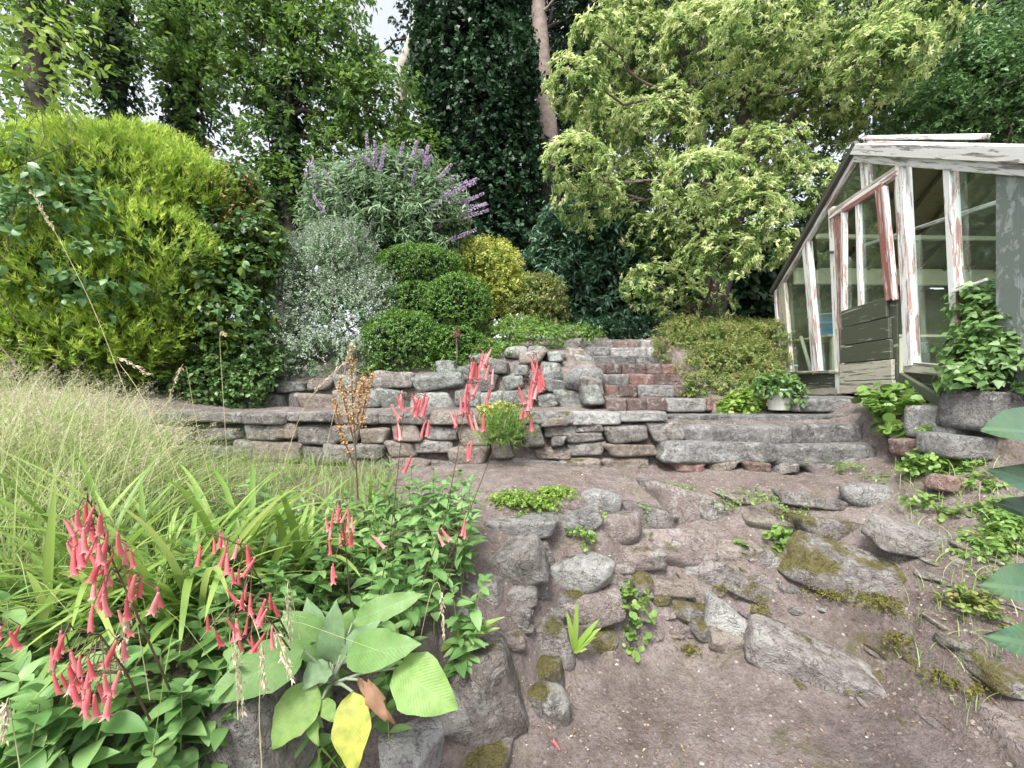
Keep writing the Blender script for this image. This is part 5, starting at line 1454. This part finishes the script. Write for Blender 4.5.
# dried flower head on a bare stalk in the upper bed
t = thing('dried_flower', 'brown dried flower head on a bare stalk beside the clipped green shrub', 'flower', P(457, 362, 5.2))
trunk_part(t, 'stem', [P(457,364,5.2), P(457,345,5.2), P(456,336,5.2)], [.012,.01,.008], 'twig', 6)
rg = np.random.default_rng(6); c = np.array(P(456.5, 334, 5.2)); n = 120
V, F, r = leaves(c + rg.normal(0, 1, (n, 3)) * np.array([.02, .02, .03]), rg.normal(0, 1, (n, 3)), rg.normal(0, 1, (n, 3)), .035, .02, T_RHOMB, rg.random(n) * .4)
me = mesh_np('flower_head', V, F, False, {'rnd': r}); put('flower_head', me, M['deadleaf'], t, recentre(me, c))

# ------------------------------------------------------------------ crocosmia straps
def strap_clump(label, base_px, Y, n, L, seed, wide=1.0):
    rg = random.Random(seed)
    x = (base_px - 512) / FPX * Y
    b = Vector((x, Y, H(x, Y)))
    t = thing('strap_leaf_clump', label, 'plant', b)
    ms = [strap_leaf_mesh('blade', 1.0, w * wide, bd, 12, .5) for w, bd in ((.030, .9), (.026, 1.5), (.034, .7), (.028, 2.0))]
    for k in range(n):
        az = rg.uniform(0, 6.28); el = rg.uniform(.95, 1.45); l = L * rg.uniform(.6, 1.15)
        d = Vector((math.cos(az) * math.cos(el), math.sin(az) * math.cos(el), math.sin(el)))
        p = b + Vector((rg.uniform(-.1, .1), rg.uniform(-.08, .08), -.02))
        put('blade', rg.choice(ms), M['strap'], t, frame(p, d, Vector((-math.cos(az), -math.sin(az), .5))) @ Matrix.Diagonal((l, 1, l, 1)))
strap_clump('clump of arching strap leaves in front of the stone wall, between grass and coral flowers', 225, 1.75, 40, .80, 1)
strap_clump('smaller clump of strap leaves close behind the sparse coral flowers', 285, 1.85, 26, .66, 2)
strap_clump('clump of strap leaves deep in the long grass behind the thick coral flower clusters', 120, 1.55, 44, .80, 3, .75)
strap_clump('narrow-leaved strap clump spilling over the leafy end of the bed', 45, 1.4, 40, .75, 4, .65)
strap_clump('strap-leaved clump between the long grass and the two coral flower sprays', 175, 1.5, 40, .75, 5, .8)
strap_clump('strap-leaved clump at the foot of the rusty dock spike', 330, 2.1, 18, .45, 6, .9)

# ------------------------------------------------------------------ cape fuchsias
def ovate_mesh(name, L, W, bend=.5, seg=7, fold=.25, heart=False, hole=None, wav=.0, seed=0):
    rg = random.Random(seed)
    cols = [-1, -.55, 0, .55, 1]
    V = []; F = []
    for i in range(seg + 1):
        t = i / seg
        w = (math.sin(math.pi * t ** .72) ** .85 if 0 < t < 1 else 0.0) * W * .5 * (1 + rg.uniform(-.06, .06))
        if heart and t < .3:
            w = max(w, W * .28)
        w = max(w, W * .02)
        a = bend * t
        x = L * math.sin(a) / bend; z = -L * (1 - math.cos(a)) / bend
        for c in cols:
            V.append((x - (heart and abs(c) > .5 and i == 0) * L * .06, c * w, z + fold * abs(c) * w + wav * math.sin(t * 13 + c * 5) * abs(c)))
    n = len(cols)
    for i in range(seg):
        for j in range(n - 1):
            k = i * n + j
            F.append((k, k + n, k + n + 1, k + 1))
    return mesh_np(name, np.array(V), np.array(F), True)
PH = [ovate_mesh('leaf', 1.0, .46, .5, 6, .25, seed=1), ovate_mesh('leaf', 1.0, .52, .8, 6, .2, seed=2), ovate_mesh('leaf', 1.0, .42, .3, 6, .3, seed=3), ovate_mesh('leaf', 1.0, .50, 1.1, 6, .15, seed=4)]

def flower_mesh(name, L, r, bend, open_):
    prof = [(0.0018, 0), (.0030, -.03 * L), (.0036, -.08 * L), (.0030, -.12 * L), (.0042, -.25 * L), (.0056, -.55 * L), (.0066, -.82 * L), (.0075, -.9 * L)]
    sides = 10
    V = []; F = []
    ks = r / .0066
    for j, (rr, z) in enumerate(prof):
        off = bend * (z / L) ** 2 * L
        for s in range(sides):
            a = 2 * math.pi * s / sides
            V.append((rr * ks * math.cos(a) + off, rr * ks * math.sin(a), z))
    for s in range(sides):       # five flared lobes
        a = 2 * math.pi * s / sides
        rr = (.0066 * ks) * (open_ if s % 2 == 0 else 1.05)
        z = -L * (1.0 if s % 2 == 0 else .92)
        V.append((rr * math.cos(a) + bend * L, rr * math.sin(a), z))
    for i in range(len(prof)):
        for s in range(sides):
            k = (s + 1) % sides
            F.append((i * sides + s, (i + 1) * sides + s, (i + 1) * sides + k, i * sides + k))
    return mesh_np(name, np.array(V), np.array(F), True)
FL = [flower_mesh('flower', 1.0, .10, .10, 2.3), flower_mesh('flower', 1.0, .095, -.08, 2.0), flower_mesh('flower', 1.0, .11, .05, 2.5), flower_mesh('flower', 1.0, .085, .14, 1.4)]

def fuchsia(label, stems_xy, hrange, leaf_l, seed, stalks=(), foot=None):
    rg = random.Random(seed)
    ys = [H(*q) for q in stems_xy]
    b = Vector((sum(q[0] for q in stems_xy) / len(ys), sum(q[1] for q in stems_xy) / len(ys), min(ys)))
    t = thing('cape_fuchsia', label, 'plant', b)
    for (x, y), z in zip(stems_xy, ys):
        h = rg.uniform(*hrange)
        az = rg.uniform(0, 6.28); ln = rg.uniform(.02, .28) * h
        top = Vector((x + math.cos(az) * ln, y + math.sin(az) * ln, z + h))
        a = Vector((x, y, z - .02))
        mid = (a + top) / 2 + Vector((math.cos(az), math.sin(az), 0)) * -.05 * h
        pts = [a, (a + mid) / 2 - Vector((0, 0, 0)), mid, (mid + top) / 2, top]
        V, F, _ = tube(pts, np.linspace(.0035, .0018, 5), 5)
        me = mesh_np('stem', V, F, True); put('stem', me, M['green_stem'], t, recentre(me, a))
        nn = max(3, int(h / .055))
        for k in range(nn):
            f = .25 + .75 * (k + .5) / nn
            c = a.lerp(top, f) + (mid - (a + top) / 2) * (4 * f * (1 - f))
            ang = k * 1.57 + az
            for s in (0, math.pi):
                l = leaf_l * rg.uniform(.7, 1.25) * (1.1 - .45 * f * f)
                aa = ang + s + rg.uniform(-.4, .4)
                d = Vector((math.cos(aa), math.sin(aa), rg.uniform(-.1, .55)))
                put('leaf', rg.choice(PH), M['phyg'], t, frame(c, d, Vector((rg.uniform(-.3, .3), rg.uniform(-.3, .3), 1))) @ Matrix.Diagonal((l, l, l, 1)))
        for s in range(3):
            l = leaf_l * .55; aa = rg.uniform(0, 6.28)
            d = Vector((math.cos(aa), math.sin(aa), 1.1))
            put('leaf', rg.choice(PH), M['phyg'], t, frame(top, d, Vector((-d.x, -d.y, .5))) @ Matrix.Diagonal((l, l, l, 1)))
    for pts, fl, flen in stalks:
        A = [Vector(p) for p in pts]
        V, F, _ = tube(A, np.linspace(.0026, .0012, len(A)), 6)
        me = mesh_np('flower_stalk', V, F, True); put('flower_stalk', me, M['red_stem'], t, recentre(me, A[0]))
        dense = []
        for i in range(len(A) - 1):
            for k in range(8):
                dense.append(A[i].lerp(A[i + 1], k / 8))
        dense.append(A[-1])
        fl2 = [(px + rg.uniform(-7, 7) * 1.3 / Yf, py + rg.uniform(-9, 9) / Yf, Yf + rg.uniform(-.03, .04)) for (px, py, Yf) in fl if rg.random() < .6]
        for (px, py, Yf) in list(fl) + fl2:
            lp = flen * rg.uniform(.85, 1.12)
            top = P(px, py - lp / Yf * FPX * .5, Yf + rg.uniform(-.04, .04))
            n0 = min(dense, key=lambda v: (v - (top + Vector((0, 0, .0)))).length)
            midp = (n0 + top) / 2 + Vector((0, 0, .018))
            V, F, _ = tube([n0, midp, top], [.0014, .0012, .0012], 4)
            tilt = Vector((rg.uniform(-.30, .30) + (top.x - n0.x) * 3.0, rg.uniform(-.3, .3), 1)).normalized()
            fo = put('flower', rg.choice(FL), M['coral'], t, frame(top, tilt.orthogonal(), tilt) @ Matrix.Diagonal((lp, lp, lp, 1)))
            me = mesh_np('pedicel', V, F, True); put('pedicel', me, M['red_stem'], t, recentre(me, n0))

def zl_(lst, ox, oy, sc, Y, j=.06):
    r = random.Random(len(lst))
    return [(ox + x / sc, oy + y / sc, Y + r.uniform(-j, j)) for x, y in lst]
fA = zl_([(165,125),(212,85),(238,95),(150,200),(205,160),(280,185),(340,205),(195,200),(213,225),(233,215),(255,225),(298,240),(240,315),(272,330),(345,310),(385,310),(445,365),(235,405),(315,420),(342,385),(228,130),(265,250)], 20, 490, 3.2, .86)
fA2 = zl_([(100,540),(142,500),(160,545),(108,620),(155,605),(185,640),(218,575),(222,655),(270,625),(320,615),(290,690),(205,700),(310,525),(170,655),(245,660),(175,600)], 20, 490, 3.2, .82)
fB = zl_([(680,155),(715,110),(740,130),(765,165),(695,195),(680,260),(740,240),(728,270),(622,335),(645,385),(680,350),(708,350),(715,400),(752,400),(755,330),(820,300),(815,375),(800,320),(640,100),(600,130),(660,85)], 0, 512, 2.994, 1.02)
fC = [(326,525,1.35),(329,547,1.35),(334,519,1.35),(332,575,1.33),(340,540,1.38),(348,515,1.38),(352,525,1.36),(345,530,1.36),(338,512,1.36),(350,540,1.36)]
fD = zl_([(165,445),(147,470),(210,440),(232,445),(250,440),(168,530),(250,520),(208,625)], 342, 256, 2.994, 1.5)
fE = zl_([(390,330),(385,375),(422,310),(440,350),(408,410),(375,410),(380,460),(355,450),(325,490),(345,495),(372,490),(395,500),(424,500),(390,575),(440,425),(400,345),(430,320)], 342, 256, 2.994, 1.62)
fF = zl_([(567,330),(585,335),(595,350),(580,375),(570,400),(590,385),(575,430),(595,380),(530,420),(545,470),(560,460),(565,500),(572,350),(585,410)], 342, 256, 2.994, 1.68)
fG = [(465,527,1.62),(437,539,1.6),(441,536,1.62),(373,545,1.5)]
fH = [(2,638,.86),(10,642,.87),(-4,630,.86)]
rs = random.Random(4)
def spots(n, x0, x1, y0, y1):
    return [(rs.uniform(x0, x1), rs.uniform(y0, y1)) for _ in range(n)]
def pxspots(n, px0, px1, Y0, Y1):
    out = []
    for _ in range(n):
        Y = rs.uniform(Y0, Y1); out.append(((rs.uniform(px0, px1) - 512) / FPX * Y, Y))
    return out
fuchsia('leafy cape fuchsia with thick hanging clusters of coral tube flowers, beside the tilted slab', pxspots(26, -10, 215, .82, 1.2), (.17, .32), .115, 1,
        [([P(170,690,1.0), P(135,610,.92), P(112,560,.89), P(100,520,.875), P(88,500,.865)], fA, .052), ([P(150,720,.98), P(125,670,.9), P(100,635,.85), P(78,628,.835), P(62,636,.82)], fA2, .052), ([P(-30,700,.9), P(-15,650,.87), P(0,625,.86)], fH, .05)])
fuchsia('cape fuchsia with one sparse drooping coral spray, behind the tilted slab', pxspots(17, 180, 320, 1.2, 1.55), (.18, .32), .11, 2,
        [([P(290,640,1.25), P(265,590,1.12), P(240,545,1.05), P(215,535,1.02)], fB[:8] + fB[18:], .050), ([P(290,650,1.2), P(270,620,1.08), P(245,610,1.03), P(215,625,1.0)], fB[8:18], .05)])
fuchsia('cape fuchsia with a small coral cluster above the broad-leaved plant', pxspots(16, 270, 390, 1.45, 1.8), (.18, .34), .10, 3,
        [([P(350,600,1.5), P(346,550,1.42), P(340,505,1.37)], fC, .052)])
fuchsia('tall cape fuchsia with dark stems and coral spires in front of the stone walls', pxspots(30, 365, 470, 1.62, 2.15), (.26, .56), .105, 5,
        [([P(378,600,1.7), P(390,540,1.6), P(398,470,1.53), P(405,400,1.5)], fD, .070), ([P(420,590,1.75), P(445,520,1.68), P(460,440,1.64), P(472,350,1.62)], fE, .070), ([P(430,600,1.8), P(470,510,1.75), P(505,420,1.7), P(535,355,1.68)], fF, .070), ([P(440,600,1.7), P(455,560,1.65), P(462,505,1.62)], fG, .066)])
fuchsia('flowerless leafy cape fuchsia under the rusty dock spike', pxspots(20, 250, 420, 1.85, 2.5), (.16, .34), .10, 6)
fuchsia('tall flowerless cape fuchsia shoots at the terrace edge below the spiky wall tuft', pxspots(16, 385, 470, 2.2, 2.75), (.18, .40), .095, 7)
strap_clump('thin strap-leaved tuft beside the bare terrace, below the stone wall', 370, 2.5, 22, .5, 8, .7)
# low leaf layer underneath so that no bare soil shows in the bed
def underlayer():
    rg = np.random.default_rng(140)
    n = 5200
    Y = rg.uniform(.75, 2.5, n); k = rg.uniform(-1.5, .02, n); X = k * Y
    z = height(X, Y)
    keep = (z > .43) & (X < -.30 - .05 * Y) & ~((Y < 1.7) & (X > -.75))
    X, Y, z = X[keep], Y[keep], z[keep]; n = len(X)
    p = np.stack([X, Y, z + rg.uniform(.01, .17, n)], 1)
    a = rg.uniform(0, 6.28, n)
    V, F, r = leaves(p, np.stack([np.cos(a), np.sin(a), rg.uniform(-.4, .5, n)], 1), np.array([0, 0, 1]) + rg.normal(0, .4, (n, 3)), rg.uniform(.04, .09, n), rg.uniform(.022, .045, n), T_LEAF, rg.random(n))
    me = mesh_np('bed_undergrowth', V, F, False, {'rnd': r})
    o = put('bed_undergrowth', me, M['phyg_mass'], None, recentre(me, Vector((-1, 1.5, .55))), 'stuff')
    tag(o, 'low green leafy undergrowth covering the soil of the flower bed', 'undergrowth')
underlayer()

# ------------------------------------------------------------------ broad-leaved plant at the bed edge
bpx = (332, 684, 1.38)
bt = thing('broad_leaved_plant', 'broad-leaved rosette plant with one yellowing leaf at the edge of the bed', 'plant', P(*bpx))
def big_leaf(a, b_, Ya, Yb, wpx, mat, bend=.5, nrm=(0, -.55, 1), heart=False, label=None, parent=bt, seed=0, stalk=True, root=None, wav=.006):
    A = P(*a, Ya); B = P(*b_, Yb); d = B - A
    L = d.length; W = wpx / FPX * (Ya + Yb) / 2
    me = ovate_mesh('leaf', 1.0, W / L, bend, 12, .16, heart, wav=wav / L, seed=seed)
    x = d.normalized(); n = Vector(nrm)
    Mx = frame(A, x, n) @ Matrix.Rotation(-bend * .5, 4, 'Y')
    o = put('leaf', me, M[mat], parent, Mx @ Matrix.Diagonal((L * 1.05, L * 1.05, L * 1.05, 1)))
    if label:
        o['label'] = label
    if stalk:
        r_ = root or P(*bpx)
        V, F, _ = tube([r_, (r_ + A) / 2 + Vector((0, 0, .012)), A], [.006, .005, .004], 6)
        m2 = mesh_np('leaf_stalk', V, F, True); put('leaf_stalk', m2, M['grey_stem'], parent, recentre(m2, r_))
    return o
for i, q in enumerate([((353,622),(422,595),1.40,1.42,24,'big_green',.4),((347,655),(418,645),1.33,1.28,36,'big_green',.5),((396,668),(455,708),1.30,1.22,48,'big_lime',.5),((318,686),(270,748),1.30,1.20,42,'big_lime',.6),
                       ((353,692),(354,772),1.28,1.18,36,'big_yellow',.5),((304,650),(208,700),1.32,1.16,46,'big_green',.5),((326,668),(308,600),1.42,1.46,30,'big_grey',.4),((333,664),(337,602),1.40,1.40,28,'big_grey',.5),
                       ((340,660),(380,622),1.38,1.36,22,'big_grey',.5),((328,664),(303,688),1.36,1.28,26,'big_grey',.6),((322,700),(338,722),1.27,1.24,14,'big_lime',.6),((310,715),(318,745),1.27,1.22,12,'big_lime',.6),
                       ((330,655),(285,612),1.42,1.42,34,'big_green',.5),((338,655),(352,610),1.45,1.48,26,'big_green',.4)]):
    lab = 'yellow dying leaf hanging down' if q[5] == 'big_yellow' else None
    big_leaf(*q[:7], label=lab, seed=i, nrm=(0, -.8, .7))
big_leaf((362,680),(393,724), 1.28, 1.24, 14, 'big_dead', 1.2, (0.3, -.8, .4), label='shrivelled brown dead leaf', seed=33, wav=.03)
# large leaves leaning in at the right edge
rb = Vector((1.55, 1.0, .35))
rt = thing('tall_leafy_plant', 'big blue-green leaves of a tall plant leaning over the bank', 'plant', rb)
top = P(1090, 400, .98)
V, F, _ = tube([rb, P(1085, 620, 1.0), P(1080, 500, 1.0), top], [.012, .010, .008, .005], 8)
m2 = mesh_np('stem', V, F, True); put('stem', m2, M['green_stem'], rt, recentre(m2, rb))
for i, q in enumerate([((1084,446),(986,430),1.0,.90,62,'big_blue',.3),((1084,520),(990,470),1.0,.95,58,'big_blue',.9),((1082,600),(984,585),1.0,.90,54,'big_blue',.3),((1084,655),(988,636),1.0,.88,52,'big_blue',.5),((1082,540),(1000,505),1.0,1.0,50,'big_blue',.4)]):
    big_leaf(*q[:7], parent=rt, seed=50 + i, root=P(1083, q[0][1] + 8, 1.0), nrm=[(0, -.7, .7), (.4, -.9, .2), (0, -.8, .6), (.1, -.9, .4), (0, -.6, .8)][i])

# ------------------------------------------------------------------ litter on the path
for i, (px, py) in enumerate([(551, 732), (560, 753)]):
    c = rayhit(px, py) + Vector((0, 0, .012))
    o = put('fallen_flower', FL[1 + i], M['coral'], None, frame(c, Vector((0, 0, 1)), Vector((.5, -.9, .05))) @ Matrix.Diagonal((.05, .05, .05, 1)))
    tag(o, ['fallen coral flower on the bare path, the one beside the small mossy stone', 'fallen coral flower on the bare path, the one further out from the stones'][i], 'flower', 'fallen coral flowers')
def litter():
    rg = np.random.default_rng(150)
    n = 1700
    X = rg.uniform(-.2, 3.0, n); Y = rg.uniform(1.5, 3.6, n); z = height(X, Y) + wob(X, Y, .35) * .016 + .008
    a = rg.uniform(0, 6.28, n)
    V, F, r = leaves(np.stack([X, Y, z], 1), np.stack([np.cos(a), np.sin(a), rg.uniform(-.1, .2, n)], 1), np.array([0, 0, 1]) + rg.normal(0, .35, (n, 3)), rg.uniform(.006, .026, n), rg.uniform(.003, .011, n), T_RHOMB, rg.random(n))
    me = mesh_np('leaf_litter', V, F, False, {'rnd': r})
    o = put('leaf_litter', me, M['deadleaf'], None, recentre(me, Vector((1, 2.4, .3))), 'stuff')
    tag(o, 'dry brown leaf litter strewn over path and terrace', 'leaf litter')
litter()
